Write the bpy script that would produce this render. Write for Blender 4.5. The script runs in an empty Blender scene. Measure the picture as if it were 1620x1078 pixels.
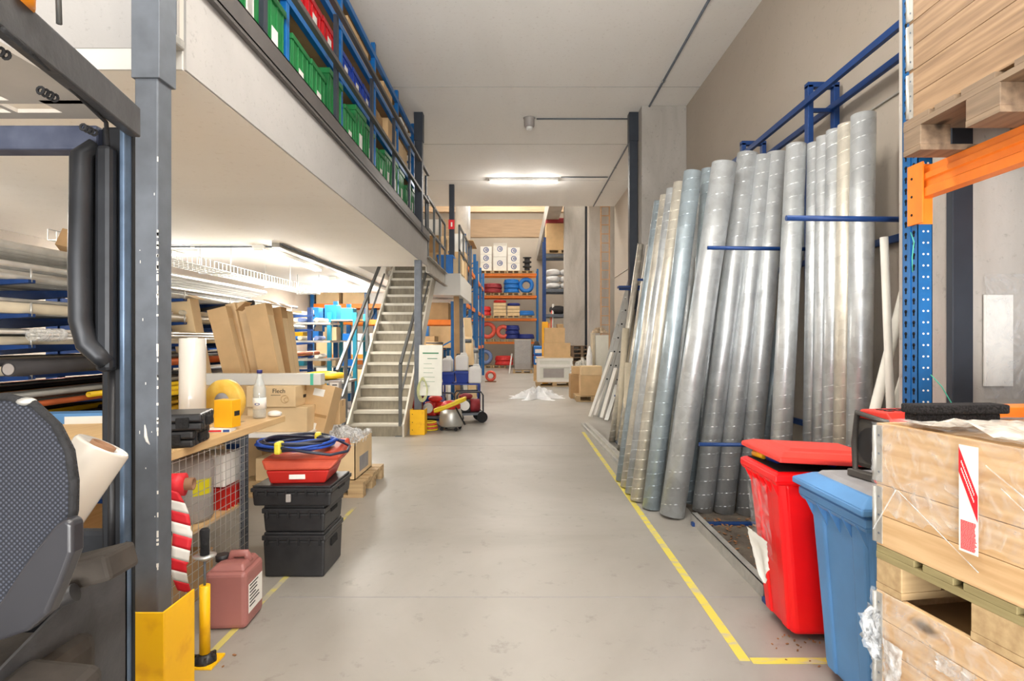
import bpy, math, random
from mathutils import Vector, Matrix, Euler
random.seed(7)
C = bpy.context.scene.collection
PI = math.pi
R = math.radians
F_, CX, CY, EYE = 900.0, 820.0, 539.0, 1.5

def at(px, py, Y):
    return Vector(((px-CX)*Y/F_, Y, EYE-(py-CY)*Y/F_))
def fl(px, py):
    Y = F_*EYE/(py-CY)
    return Vector(((px-CX)*Y/F_, Y, 0))

# ------------------------------------------------------------------ materials
def lin(c):
    out = []
    for v in c[:3]:
        v = v/255.0
        out.append(v/12.92 if v <= .04045 else ((v+.055)/1.055)**2.4)
    return (out[0], out[1], out[2], 1)

MATS = {}
def M(name, col, rough=.6, metal=0.0, var=.12, scale=6.0, bump=0.0, bscale=None, col2=None, stretch=(1,1,1), detail=4, contrast=(.3,.7), coat=0, trans=0, alpha=1, emit=0):
    if name in MATS: return MATS[name]
    m = bpy.data.materials.new(name); m.use_nodes = True
    nt = m.node_tree; nd = nt.nodes; b = nd['Principled BSDF']
    c = lin(col)
    tc = nd.new('ShaderNodeTexCoord'); mp = nd.new('ShaderNodeMapping'); mp.inputs['Scale'].default_value = stretch
    nt.links.new(tc.outputs['Object'], mp.inputs['Vector'])
    if var > 0 or col2:
        n = nd.new('ShaderNodeTexNoise'); n.inputs['Scale'].default_value = scale; n.inputs['Detail'].default_value = detail
        nt.links.new(mp.outputs[0], n.inputs['Vector'])
        r = nd.new('ShaderNodeValToRGB')
        r.color_ramp.elements[0].position = contrast[0]; r.color_ramp.elements[1].position = contrast[1]
        if col2:
            r.color_ramp.elements[0].color = lin(col2); r.color_ramp.elements[1].color = c
        else:
            r.color_ramp.elements[0].color = tuple(v*(1-var) for v in c[:3])+(1,)
            r.color_ramp.elements[1].color = tuple(min(1, v*(1+var)) for v in c[:3])+(1,)
        nt.links.new(n.outputs['Fac'], r.inputs['Fac']); nt.links.new(r.outputs[0], b.inputs['Base Color'])
    else:
        b.inputs['Base Color'].default_value = c
    b.inputs['Roughness'].default_value = rough; b.inputs['Metallic'].default_value = metal
    if coat: b.inputs['Coat Weight'].default_value = coat
    if trans: b.inputs['Transmission Weight'].default_value = trans
    if alpha < 1: b.inputs['Alpha'].default_value = alpha
    if emit:
        b.inputs['Emission Color'].default_value = c; b.inputs['Emission Strength'].default_value = emit
    if bump > 0:
        n2 = nd.new('ShaderNodeTexNoise'); n2.inputs['Scale'].default_value = bscale or scale*3; n2.inputs['Detail'].default_value = 5
        nt.links.new(mp.outputs[0], n2.inputs['Vector'])
        bp = nd.new('ShaderNodeBump'); bp.inputs['Strength'].default_value = bump; bp.inputs['Distance'].default_value = .01
        nt.links.new(n2.outputs['Fac'], bp.inputs['Height']); nt.links.new(bp.outputs[0], b.inputs['Normal'])
    MATS[name] = m
    return m

def wood(name, c1, c2, scale=9, axis='Y', rough=.65):
    """plank wood: noise stretched along the grain with knots"""
    m = bpy.data.materials.new(name); m.use_nodes = True
    nt = m.node_tree; nd = nt.nodes; b = nd['Principled BSDF']; b.inputs['Roughness'].default_value = rough
    tc = nd.new('ShaderNodeTexCoord'); mp = nd.new('ShaderNodeMapping')
    s = {'X': (.07, 1, 1), 'Y': (1, .07, 1), 'Z': (1, 1, .07)}[axis]
    mp.inputs['Scale'].default_value = s
    nt.links.new(tc.outputs['Object'], mp.inputs['Vector'])
    w = nd.new('ShaderNodeTexWave'); w.wave_type = 'RINGS'; w.rings_direction = axis
    w.inputs['Scale'].default_value = scale; w.inputs['Distortion'].default_value = 3; w.inputs['Detail'].default_value = 3; w.inputs['Detail Scale'].default_value = 1.6
    nt.links.new(mp.outputs[0], w.inputs['Vector'])
    n = nd.new('ShaderNodeTexNoise'); n.inputs['Scale'].default_value = 34; n.inputs['Detail'].default_value = 7
    nt.links.new(mp.outputs[0], n.inputs['Vector'])
    mx = nd.new('ShaderNodeMath'); mx.operation = 'MULTIPLY_ADD'; mx.inputs[1].default_value = .1
    nt.links.new(w.outputs['Fac'], mx.inputs[0])
    h = nd.new('ShaderNodeMath'); h.operation = 'MULTIPLY'; h.inputs[1].default_value = .92
    nt.links.new(n.outputs['Fac'], h.inputs[0]); nt.links.new(h.outputs[0], mx.inputs[2])
    r = nd.new('ShaderNodeValToRGB'); r.color_ramp.elements[0].position = .2; r.color_ramp.elements[1].position = .75
    r.color_ramp.elements[0].color = lin(c2); r.color_ramp.elements[1].color = lin(c1)
    nt.links.new(mx.outputs[0], r.inputs['Fac'])
    # knots
    mp2 = nd.new('ShaderNodeMapping'); mp2.inputs['Scale'].default_value = {'X': (1.6, 4, 4), 'Y': (4, 1.6, 4), 'Z': (4, 4, 1.6)}[axis]
    nt.links.new(tc.outputs['Object'], mp2.inputs['Vector'])
    v = nd.new('ShaderNodeTexVoronoi'); v.inputs['Scale'].default_value = 1.3
    nt.links.new(mp2.outputs[0], v.inputs['Vector'])
    r2 = nd.new('ShaderNodeValToRGB'); r2.color_ramp.elements[0].position = .05; r2.color_ramp.elements[1].position = .12
    r2.color_ramp.elements[0].color = (.25, .25, .25, 1); r2.color_ramp.elements[1].color = (1, 1, 1, 1)
    nt.links.new(v.outputs['Distance'], r2.inputs['Fac'])
    mm = nd.new('ShaderNodeMix'); mm.data_type = 'RGBA'; mm.blend_type = 'MULTIPLY'; mm.inputs[0].default_value = 1
    nt.links.new(r.outputs[0], mm.inputs[6]); nt.links.new(r2.outputs[0], mm.inputs[7])
    nt.links.new(mm.outputs[2], b.inputs['Base Color'])
    bp = nd.new('ShaderNodeBump'); bp.inputs['Strength'].default_value = .25; bp.inputs['Distance'].default_value = .004
    nt.links.new(mx.outputs[0], bp.inputs['Height']); nt.links.new(bp.outputs[0], b.inputs['Normal'])
    MATS[name] = m
    return m

def concrete(name, c1, c2, c3, rough=.75, big=.6, fine=22, bump=.12, streak=(1, 1, 1)):
    m = bpy.data.materials.new(name); m.use_nodes = True
    nt = m.node_tree; nd = nt.nodes; b = nd['Principled BSDF']; b.inputs['Roughness'].default_value = rough
    tc = nd.new('ShaderNodeTexCoord'); mp = nd.new('ShaderNodeMapping'); mp.inputs['Scale'].default_value = streak
    nt.links.new(tc.outputs['Object'], mp.inputs['Vector'])
    n = nd.new('ShaderNodeTexNoise'); n.inputs['Scale'].default_value = big; n.inputs['Detail'].default_value = 7; n.inputs['Roughness'].default_value = .6; n.inputs['Distortion'].default_value = .6
    nt.links.new(mp.outputs[0], n.inputs['Vector'])
    r = nd.new('ShaderNodeValToRGB'); r.color_ramp.elements[0].position = .32; r.color_ramp.elements[1].position = .66
    r.color_ramp.elements[0].color = lin(c2); r.color_ramp.elements[1].color = lin(c1)
    nt.links.new(n.outputs['Fac'], r.inputs['Fac'])
    n2 = nd.new('ShaderNodeTexNoise'); n2.inputs['Scale'].default_value = fine; n2.inputs['Detail'].default_value = 8; n2.inputs['Roughness'].default_value = .7
    nt.links.new(tc.outputs['Object'], n2.inputs['Vector'])
    r2 = nd.new('ShaderNodeValToRGB'); r2.color_ramp.elements[0].position = .27; r2.color_ramp.elements[1].position = .42
    nt.links.new(n2.outputs['Fac'], r2.inputs['Fac'])
    mm = nd.new('ShaderNodeMix'); mm.data_type = 'RGBA'
    nt.links.new(r2.outputs[0], mm.inputs[0]); mm.inputs[6].default_value = lin(c3); nt.links.new(r.outputs[0], mm.inputs[7])
    nt.links.new(mm.outputs[2], b.inputs['Base Color'])
    bp = nd.new('ShaderNodeBump'); bp.inputs['Strength'].default_value = bump; bp.inputs['Distance'].default_value = .01
    nt.links.new(n2.outputs['Fac'], bp.inputs['Height']); nt.links.new(bp.outputs[0], b.inputs['Normal'])
    MATS[name] = m
    return m

def galv(name, col, rough=.3, sc=18):
    """zinc spangle: voronoi cells tinting a metal"""
    m = bpy.data.materials.new(name); m.use_nodes = True
    nt = m.node_tree; nd = nt.nodes; b = nd['Principled BSDF']
    b.inputs['Metallic'].default_value = .58
    tc = nd.new('ShaderNodeTexCoord')
    v = nd.new('ShaderNodeTexVoronoi'); v.inputs['Scale'].default_value = sc
    nt.links.new(tc.outputs['Object'], v.inputs['Vector'])
    n = nd.new('ShaderNodeTexNoise'); n.inputs['Scale'].default_value = 5; n.inputs['Detail'].default_value = 5
    nt.links.new(tc.outputs['Object'], n.inputs['Vector'])
    s = nd.new('ShaderNodeSeparateColor'); nt.links.new(v.outputs['Color'], s.inputs[0])
    a = nd.new('ShaderNodeMath'); a.operation = 'MULTIPLY_ADD'; a.inputs[1].default_value = .22
    nt.links.new(s.outputs[0], a.inputs[0]); nt.links.new(n.outputs['Fac'], a.inputs[2])
    r = nd.new('ShaderNodeValToRGB'); r.color_ramp.elements[0].position = .3; r.color_ramp.elements[1].position = .85
    c = lin(col); r.color_ramp.elements[0].color = tuple(x*.78 for x in c[:3])+(1,); r.color_ramp.elements[1].color = tuple(min(1, x*1.12) for x in c[:3])+(1,)
    nt.links.new(a.outputs[0], r.inputs['Fac']); nt.links.new(r.outputs[0], b.inputs['Base Color'])
    mr = nd.new('ShaderNodeMapRange'); mr.inputs['To Min'].default_value = rough*.8; mr.inputs['To Max'].default_value = rough*1.4
    nt.links.new(n.outputs['Fac'], mr.inputs['Value']); nt.links.new(mr.outputs[0], b.inputs['Roughness'])
    MATS[name] = m
    return m

def film(name, density=.35, tint=(235, 238, 240), rough=.25):
    """thin crumpled clear plastic"""
    m = bpy.data.materials.new(name); m.use_nodes = True
    nt = m.node_tree; nd = nt.nodes; b = nd['Principled BSDF']
    b.inputs['Base Color'].default_value = lin(tint); b.inputs['Roughness'].default_value = rough
    tc = nd.new('ShaderNodeTexCoord')
    n = nd.new('ShaderNodeTexNoise'); n.inputs['Scale'].default_value = 9; n.inputs['Detail'].default_value = 6; n.inputs['Distortion'].default_value = 2.5
    nt.links.new(tc.outputs['Object'], n.inputs['Vector'])
    mr = nd.new('ShaderNodeMapRange'); mr.inputs['From Min'].default_value = .4; mr.inputs['From Max'].default_value = .72
    mr.inputs['To Min'].default_value = density*.35; mr.inputs['To Max'].default_value = min(1, density*1.9)
    nt.links.new(n.outputs['Fac'], mr.inputs['Value']); nt.links.new(mr.outputs[0], b.inputs['Alpha'])
    bp = nd.new('ShaderNodeBump'); bp.inputs['Strength'].default_value = .7; bp.inputs['Distance'].default_value = .02
    nt.links.new(n.outputs['Fac'], bp.inputs['Height']); nt.links.new(bp.outputs[0], b.inputs['Normal'])
    MATS[name] = m
    return m

def weave(name, c1, c2, scale=120):
    m = bpy.data.materials.new(name); m.use_nodes = True
    nt = m.node_tree; nd = nt.nodes; b = nd['Principled BSDF']; b.inputs['Roughness'].default_value = .85
    tc = nd.new('ShaderNodeTexCoord'); mp = nd.new('ShaderNodeMapping'); mp.inputs['Rotation'].default_value = (0, R(45), 0)
    nt.links.new(tc.outputs['Object'], mp.inputs['Vector'])
    ws = []
    for d in 'XZ':
        w = nd.new('ShaderNodeTexWave'); w.bands_direction = d; w.inputs['Scale'].default_value = scale/6.28*2
        nt.links.new(mp.outputs[0], w.inputs['Vector']); ws.append(w)
    mu = nd.new('ShaderNodeMath'); mu.operation = 'MULTIPLY'
    nt.links.new(ws[0].outputs['Fac'], mu.inputs[0]); nt.links.new(ws[1].outputs['Fac'], mu.inputs[1])
    r = nd.new('ShaderNodeValToRGB'); r.color_ramp.elements[0].color = lin(c2); r.color_ramp.elements[1].color = lin(c1)
    nt.links.new(mu.outputs[0], r.inputs['Fac']); nt.links.new(r.outputs[0], b.inputs['Base Color'])
    bp = nd.new('ShaderNodeBump'); bp.inputs['Strength'].default_value = .5; bp.inputs['Distance'].default_value = .003
    nt.links.new(mu.outputs[0], bp.inputs['Height']); nt.links.new(bp.outputs[0], b.inputs['Normal'])
    MATS[name] = m
    return m

# ------------------------------------------------------------------ mesh builder
class MB:
    def __init__(s): s.v = []; s.f = []; s.smooth = []
    def add(s, vs, fs, smooth=False):
        o = len(s.v); s.v += [tuple(p) for p in vs]
        s.f += [tuple(i+o for i in f) for f in fs]; s.smooth += [smooth]*len(fs)
        return s
    def box(s, x0, x1, y0, y1, z0, z1):
        vs = [(x, y, z) for x in (x0, x1) for y in (y0, y1) for z in (z0, z1)]
        return s.add(vs, [(0, 1, 3, 2), (4, 6, 7, 5), (0, 4, 5, 1), (2, 3, 7, 6), (0, 2, 6, 4), (1, 5, 7, 3)])
    def obox(s, c, size, rot=(0, 0, 0)):
        q = Euler(rot).to_matrix(); c = Vector(c)
        hx, hy, hz = size[0]/2, size[1]/2, size[2]/2
        vs = [c+q@Vector((x, y, z)) for x in (-hx, hx) for y in (-hy, hy) for z in (-hz, hz)]
        return s.add(vs, [(0, 1, 3, 2), (4, 6, 7, 5), (0, 4, 5, 1), (2, 3, 7, 6), (0, 2, 6, 4), (1, 5, 7, 3)])
    def taper(s, x0, x1, y0, y1, z0, X0, X1, Y0, Y1, z1):
        vs = [(x0, y0, z0), (x1, y0, z0), (x1, y1, z0), (x0, y1, z0), (X0, Y0, z1), (X1, Y0, z1), (X1, Y1, z1), (X0, Y1, z1)]
        return s.add(vs, [(0, 3, 2, 1), (4, 5, 6, 7), (0, 1, 5, 4), (1, 2, 6, 5), (2, 3, 7, 6), (3, 0, 4, 7)])
    def bar(s, p0, p1, w, h, up=(0, 0, 1)):
        p0 = Vector(p0); p1 = Vector(p1); d = (p1-p0).normalized(); u = Vector(up)
        if abs(d.dot(u)) > .98: u = Vector((0, 1, 0))
        a = d.cross(u).normalized(); b = a.cross(d).normalized()
        vs = [p+a*i*w/2+b*j*h/2 for p in (p0, p1) for i, j in ((-1, -1), (1, -1), (1, 1), (-1, 1))]
        return s.add(vs, [(0, 1, 2, 3), (7, 6, 5, 4), (0, 4, 5, 1), (1, 5, 6, 2), (2, 6, 7, 3), (3, 7, 4, 0)])
    def cyl(s, p0, p1, r0, r1=None, seg=16, caps=True):
        r1 = r0 if r1 is None else r1
        p0 = Vector(p0); p1 = Vector(p1); d = (p1-p0).normalized()
        u = Vector((0, 0, 1)) if abs(d.z) < .9 else Vector((1, 0, 0))
        a = d.cross(u).normalized(); b = d.cross(a)
        vs = []
        for p, r in ((p0, r0), (p1, r1)):
            for i in range(seg):
                t = 2*PI*i/seg; vs.append(p+a*math.cos(t)*r+b*math.sin(t)*r)
        s.add(vs, [(i, (i+1) % seg, seg+(i+1) % seg, seg+i) for i in range(seg)], True)
        if caps:
            o = len(s.v)-2*seg
            s.f += [tuple(o+i for i in range(seg))[::-1], tuple(o+seg+i for i in range(seg))]; s.smooth += [False, False]
        return s
    def pipe(s, p0, p1, r, wall=.004, seg=14):
        """hollow tube with open ends"""
        p0 = Vector(p0); p1 = Vector(p1); d = (p1-p0).normalized()
        u = Vector((0, 0, 1)) if abs(d.z) < .9 else Vector((1, 0, 0))
        a = d.cross(u).normalized(); b = d.cross(a); vs = []
        for p, q in ((p0, r), (p1, r), (p1, r-wall), (p0, r-wall)):
            for i in range(seg):
                t = 2*PI*i/seg; vs.append(p+a*math.cos(t)*q+b*math.sin(t)*q)
        fs = []
        for k in range(4):
            l = (k+1) % 4
            fs += [(k*seg+i, k*seg+(i+1) % seg, l*seg+(i+1) % seg, l*seg+i) for i in range(seg)]
        return s.add(vs, fs, True)
    def tube(s, pts, r, seg=8, closed=False):
        pts = [Vector(p) for p in pts]; n = len(pts); vs = []; prev = None
        for i, p in enumerate(pts):
            if closed: d = pts[(i+1) % n]-pts[i-1]
            else: d = pts[min(i+1, n-1)]-pts[max(i-1, 0)]
            if d.length < 1e-7: d = Vector((0, 0, 1))
            d.normalize()
            if prev is None:
                u = Vector((0, 0, 1)) if abs(d.z) < .9 else Vector((1, 0, 0)); a = d.cross(u).normalized()
            else:
                a = (prev-d*prev.dot(d)).normalized()
            prev = a; b = d.cross(a); rr = r[i] if isinstance(r, (list, tuple)) else r
            for k in range(seg):
                t = 2*PI*k/seg; vs.append(p+a*math.cos(t)*rr+b*math.sin(t)*rr)
        fs = []
        for i in range(n if closed else n-1):
            j = (i+1) % n
            fs += [(i*seg+k, i*seg+(k+1) % seg, j*seg+(k+1) % seg, j*seg+k) for k in range(seg)]
        if not closed: fs += [tuple(range(seg))[::-1], tuple((n-1)*seg+k for k in range(seg))]
        return s.add(vs, fs, True)
    def lathe(s, prof, c=(0, 0, 0), seg=24, q=None):
        c = Vector(c); vs = []; n = len(prof)
        for r, z in prof:
            for k in range(seg):
                t = 2*PI*k/seg; p = Vector((r*math.cos(t), r*math.sin(t), z))
                if q is not None: p = q@p
                vs.append(c+p)
        fs = [(i*seg+k, i*seg+(k+1) % seg, (i+1)*seg+(k+1) % seg, (i+1)*seg+k) for i in range(n-1) for k in range(seg)]
        return s.add(vs, fs, True)
    def torus(s, c, RR, r, axis='Z', seg=28, sub=10, sq=1.0):
        c = Vector(c); vs = []
        for i in range(seg):
            t = 2*PI*i/seg
            for k in range(sub):
                p = 2*PI*k/sub; rad = RR+r*math.cos(p); h = r*sq*math.sin(p)
                x, y = rad*math.cos(t), rad*math.sin(t)
                vs.append(c+Vector({'Z': (x, y, h), 'Y': (x, h, y), 'X': (h, x, y)}[axis]))
        fs = [(i*sub+k, ((i+1) % seg)*sub+k, ((i+1) % seg)*sub+(k+1) % sub, i*sub+(k+1) % sub) for i in range(seg) for k in range(sub)]
        return s.add(vs, fs, True)
    def prism(s, pts, axis, a0, a1):
        n = len(pts)
        mk = {'X': lambda a, p: (a, p[0], p[1]), 'Y': lambda a, p: (p[0], a, p[1]), 'Z': lambda a, p: (p[0], p[1], a)}[axis]
        vs = [mk(a0, p) for p in pts]+[mk(a1, p) for p in pts]
        fs = [tuple(range(n))[::-1], tuple(range(n, 2*n))]+[(i, (i+1) % n, n+(i+1) % n, n+i) for i in range(n)]
        return s.add(vs, fs)
    def sheet(s, fn, nu, nv, smooth=True):
        vs = [fn(i/nu, j/nv) for i in range(nu+1) for j in range(nv+1)]
        fs = [(i*(nv+1)+j, (i+1)*(nv+1)+j, (i+1)*(nv+1)+j+1, i*(nv+1)+j+1) for i in range(nu) for j in range(nv)]
        return s.add(vs, fs, smooth)
    def sphere(s, c, r, seg=14, rings=8, sc=(1, 1, 1)):
        c = Vector(c)
        prof = [(math.sin(PI*i/rings), -math.cos(PI*i/rings)) for i in range(rings+1)]
        o = len(s.v); s.lathe(prof, (0, 0, 0), seg)
        for i in range(o, len(s.v)):
            v = s.v[i]; s.v[i] = (c.x+v[0]*r*sc[0], c.y+v[1]*r*sc[1], c.z+v[2]*r*sc[2])
        return s
    def build(s, name, mat, parent=None, loc=(0, 0, 0), rot=(0, 0, 0), bevel=0, solid=0, sub=0, recalc=True):
        me = bpy.data.meshes.new(name); me.from_pydata(s.v, [], s.f)
        me.polygons.foreach_set('use_smooth', s.smooth)
        if recalc:
            import bmesh
            bm = bmesh.new(); bm.from_mesh(me); bmesh.ops.recalc_face_normals(bm, faces=bm.faces); bm.to_mesh(me); bm.free()
        if isinstance(mat, str): mat = MATS[mat]
        me.materials.append(mat)
        o = bpy.data.objects.new(name, me); C.objects.link(o)
        o.location = loc; o.rotation_euler = rot
        if parent is not None: o.parent = parent
        if bevel:
            b = o.modifiers.new('Bevel', 'BEVEL'); b.width = bevel; b.segments = 2; b.limit_method = 'ANGLE'
        if solid:
            b = o.modifiers.new('Solid', 'SOLIDIFY'); b.thickness = solid
        if sub:
            b = o.modifiers.new('Sub', 'SUBSURF'); b.levels = sub; b.render_levels = sub
        return o

def thing(name, label, cat, loc=(0, 0, 0), rotz=0, group=None, rot=None):
    o = bpy.data.objects.new(name, None); C.objects.link(o)
    o.empty_display_size = .1
    o.location = loc; o.rotation_euler = rot or (0, 0, rotz)
    return tag(o, label, cat, group)
def tag(o, label, cat, group=None, kind=None):
    o['label'] = label; o['category'] = cat
    if group: o['group'] = group
    if kind: o['kind'] = kind
    return o
def struct(name, mb, mat, label=None, **k):
    o = mb.build(name, mat, **k); o['kind'] = 'structure'
    if label: o['label'] = label
    return o
def dup(root, loc=None, rotz=None, label=None, group=None, rot=None, parent=None):
    r = root.copy(); C.objects.link(r)
    if parent is not None: r.parent = parent
    if loc is not None: r.location = loc
    if rotz is not None: r.rotation_euler = (0, 0, rotz)
    if rot is not None: r.rotation_euler = rot
    if label: r['label'] = label
    if group: r['group'] = group
    for ch in list(root.children): dup(ch, parent=r)
    return r
def text(s, size, mat, parent, loc, rot, name='lettering', ext=.0006, align='CENTER'):
    cu = bpy.data.curves.new('txt', 'FONT'); cu.body = s; cu.size = size; cu.extrude = ext; cu.align_x = align; cu.align_y = 'CENTER'
    cu.resolution_u = 3
    tmp = bpy.data.objects.new('tmp_txt', cu); C.objects.link(tmp)
    dg = bpy.context.evaluated_depsgraph_get(); dg.update()
    me = bpy.data.meshes.new_from_object(tmp.evaluated_get(dg))
    bpy.data.objects.remove(tmp)
    me.materials.clear(); me.materials.append(MATS[mat] if isinstance(mat, str) else mat)
    o = bpy.data.objects.new(name, me); C.objects.link(o); o.parent = parent; o.location = loc; o.rotation_euler = rot
    return o
def orient(o, p0, p1, spin=0):
    """put object so its local z axis runs from p0 to p1"""
    p0 = Vector(p0); d = (Vector(p1)-p0).normalized()
    o.location = p0; o.rotation_euler = (d.to_track_quat('Z', 'Y').to_matrix() @ Matrix.Rotation(spin, 3, 'Z')).to_euler()

# palette
M('white_paint', (218, 216, 210), .7, var=.03, scale=2)
M('steel_grey', (104, 110, 118), .5, .25, var=.14, scale=10, bump=.05)
M('steel_dark', (50, 56, 66), .5, .2, var=.12)
M('toe_grey', (92, 88, 86), .55, .3, var=.1, scale=3)
M('stair_metal', (172, 168, 160), .55, .35, var=.2, scale=8, bump=.1)
M('stair_tread', (208, 203, 190), .7, .1, var=.06, scale=9, bump=.1)
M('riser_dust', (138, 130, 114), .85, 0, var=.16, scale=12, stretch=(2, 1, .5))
M('rail_grey', (104, 106, 106), .45, .5, var=.1)
M('blue_rack', (14, 96, 160), .4, .1, var=.12, scale=12)
M('blue_dark', (16, 58, 118), .45, .1, var=.15, scale=10)
M('blue_mezz', (22, 110, 184), .4, .1, var=.1, scale=10)
M('teal_rack', (40, 150, 180), .45, .1)
M('orange_beam', (255, 132, 34), .45, 0, var=.1, scale=10)
M('yellow_paint', (255, 196, 6), .45, 0, var=.1, scale=9, col2=(236, 168, 12), contrast=(.25, .45))
M('floor_faded', (206, 194, 110), .6, 0, var=.2, scale=7, col2=(178, 172, 156), contrast=(.42, .56), detail=6)
M('black_plastic', (36, 36, 38), .42, 0, var=.25, scale=14, bump=.05)
M('black_rubber', (28, 28, 30), .85, 0, var=.3, scale=40, bump=.5, bscale=90)
M('black_hole', (10, 10, 12), .9, 0, var=0)
M('cardboard', (210, 176, 130), .8, 0, var=.08, scale=5)
M('cardboard_pale', (226, 198, 154), .8, 0, var=.08, scale=4)
M('cardboard_dark', (178, 144, 102), .85, 0, var=.1, scale=5)
M('tape_brown', (178, 140, 92), .35, 0, var=.05)
M('paper', (238, 236, 230), .8, 0, var=.03)
M('ink', (40, 36, 34), .7, 0, var=0)
M('ink_blue', (40, 76, 150), .7, 0, var=0)
M('red_bin', (255, 14, 20), .38, 0, var=.06, scale=3)
M('red_lid', (232, 62, 50), .5, 0, var=.14, scale=6)
M('blue_bin', (88, 142, 196), .5, 0, var=.1, scale=4)
M('grey_lid', (150, 148, 150), .65, 0, var=.12, scale=8)
M('red_plastic', (190, 38, 30), .42, 0, var=.12, scale=8)
M('orange_red', (202, 84, 56), .45, 0, var=.16, scale=7, col2=(176, 62, 40))
M('green_crate', (34, 124, 66), .45, 0, var=.12, scale=5)
M('green_dark', (18, 92, 50), .5, 0, var=.1, scale=5)
M('crate_red', (206, 24, 34), .45, 0, var=.1, scale=5)
M('crate_blue', (20, 60, 160), .45, 0, var=.1, scale=5)
M('bright_blue', (20, 118, 206), .45, 0, var=.08)
M('coil_red', (214, 52, 50), .5, 0, var=.12, scale=20)
M('coil_orange', (224, 92, 74), .5, 0, var=.12, scale=20)
M('coil_blue', (34, 120, 206), .45, 0, var=.12, scale=20)
M('coil_navy', (34, 50, 130), .5, 0, var=.12, scale=20)
M('coil_pale', (120, 140, 190), .5, 0, var=.12, scale=20)
M('cable_dark', (40, 44, 62), .45, 0, var=.1)
M('cable_blue', (34, 76, 168), .42, 0, var=.12)
M('yellow_tape', (228, 214, 66), .5, 0, var=.05)
M('pvc_white', (226, 222, 212), .45, 0, var=.05)
M('pipe_grey', (150, 148, 142), .45, .35, var=.15, scale=6)
M('pipe_cream', (204, 192, 168), .55, 0, var=.1, scale=6)
M('pipe_zinc', (206, 204, 198), .32, .6, var=.12, scale=8)
M('pipe_black', (44, 42, 44), .5, .1, var=.15)
M('pipe_copper', (186, 96, 54), .4, .4, var=.15)
M('pipe_yellow', (234, 192, 30), .45, 0, var=.1)
M('alu', (196, 196, 192), .4, .7, var=.08)
M('sign_white', (226, 226, 216), .5, 0, var=.04)
M('sign_green', (60, 130, 90), .6, 0, var=0)
M('grey_drum', (160, 154, 150), .5, 0, var=.06)
M('jerry_red', (160, 104, 98), .4, 0, var=.1, scale=3)
M('white_plastic', (232, 230, 226), .4, 0, var=.03)
M('foam_black', (38, 36, 38), .95, 0, var=.8, scale=140, bump=.6, bscale=160, contrast=(.4, .75))
M('insul_black', (48, 46, 48), .7, 0, var=.2)
M('lamp_body', (232, 232, 228), .4, 0, var=0)
M('tube_glow', (255, 250, 238), .4, 0, var=0, emit=16)
M('bottle_clear', (226, 232, 230), .05, 0, var=0, alpha=.32, coat=1)
M('cap_blue', (44, 44, 110), .4, 0, var=0)
M('label_green', (80, 190, 160), .5, 0, var=0)
M('label_yellow', (214, 204, 20), .5, 0, var=.05)
M('red_print', (222, 34, 48), .5, 0, var=0)
M('roll_yellow', (236, 200, 96), .45, 0, var=.2, scale=14, col2=(220, 172, 60))
M('box_yellow', (246, 180, 20), .5, 0, var=.04)
M('core_brown', (150, 112, 84), .8, 0, var=.1)
M('fork_grey', (66, 66, 68), .5, .2, var=.18, scale=14, bump=.15)
M('fork_dark', (40, 42, 46), .4, .3, var=.25, scale=10, bump=.06)
M('fork_blue', (92, 110, 132), .38, .5, var=.22, scale=14)
M('fork_bar', (74, 80, 98), .6, .1, var=.35, scale=16, col2=(52, 58, 78))
M('dusty_black', (58, 52, 46), .85, 0, var=.35, scale=9, bump=.25)
M('gloss_black', (46, 46, 50), .28, 0, var=.15, scale=5)
M('beacon', (244, 150, 10), .3, 0, var=0)
M('dirt', (112, 102, 90), .95, 0, var=.3, scale=7, col2=(74, 66, 58), bump=.6, bscale=60)
M('leaf_brown', (150, 104, 66), .9, 0, var=.3)
M('glulam', (176, 148, 118), .6, 0, var=.14, scale=3, stretch=(.4, 4, 6))
M('sack_white', (236, 236, 236), .8, 0, var=.1, scale=4, bump=.4, bscale=10)
M('dark_red_wrap', (150, 44, 50), .6, 0, var=.2)
M('wood_ladder', (198, 160, 124), .7, 0, var=.1)
M('radio_grey', (70, 66, 62), .6, 0, var=.1)
M('hose_yellow', (226, 196, 44), .45, 0, var=.1)
M('rubbish', (178, 160, 136), .85, 0, var=.4, scale=12, bump=.5)
galv('duct', (202, 206, 208), .34)
galv('duct_warm', (220, 214, 200), .4)
galv('duct_blue', (178, 192, 200), .3)
galv('galv_flat', (186, 184, 178), .45, 30)
concrete('floor_mat', (174, 170, 163), (148, 143, 134), (134, 129, 121), .38, .55, 7, .05)
concrete('ceil_mat', (246, 244, 241), (240, 237, 233), (218, 213, 208), .8, .8, 26, .08, (1, .3, 1))
concrete('wall_mat', (188, 177, 164), (178, 167, 153), (166, 155, 142), .8, .4, 20, .06)
concrete('under_mat', (246, 240, 230), (240, 233, 222), (228, 219, 205), .8, .7, 20, .06, (.35, 1, 1))
concrete('slab_side', (180, 177, 174), (170, 167, 164), (150, 146, 142), .75, 1.2, 30, .1)
concrete('pier_mat', (196, 191, 184), (168, 162, 154), (146, 140, 132), .85, 1.6, 24, .2, (1, 1, .35))
wood('crate_wood', (230, 196, 150), (186, 140, 90), 12, 'Y')
wood('crate_old', (174, 142, 108), (106, 80, 56), 12, 'Y')
wood('pallet_wood', (206, 178, 134), (158, 128, 90), 7, 'X')
wood('pallet_old', (150, 128, 104), (96, 78, 62), 7, 'Y')
wood('pallet_moss', (172, 158, 112), (110, 96, 60), 7, 'Y')
wood('bench_wood', (228, 194, 142), (206, 168, 116), 4, 'Y')
film('film_clear', .2)
film('film_light', .16)
film('film_dense', .6)
film('bag_white', .95, (236, 234, 226), .5)
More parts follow.
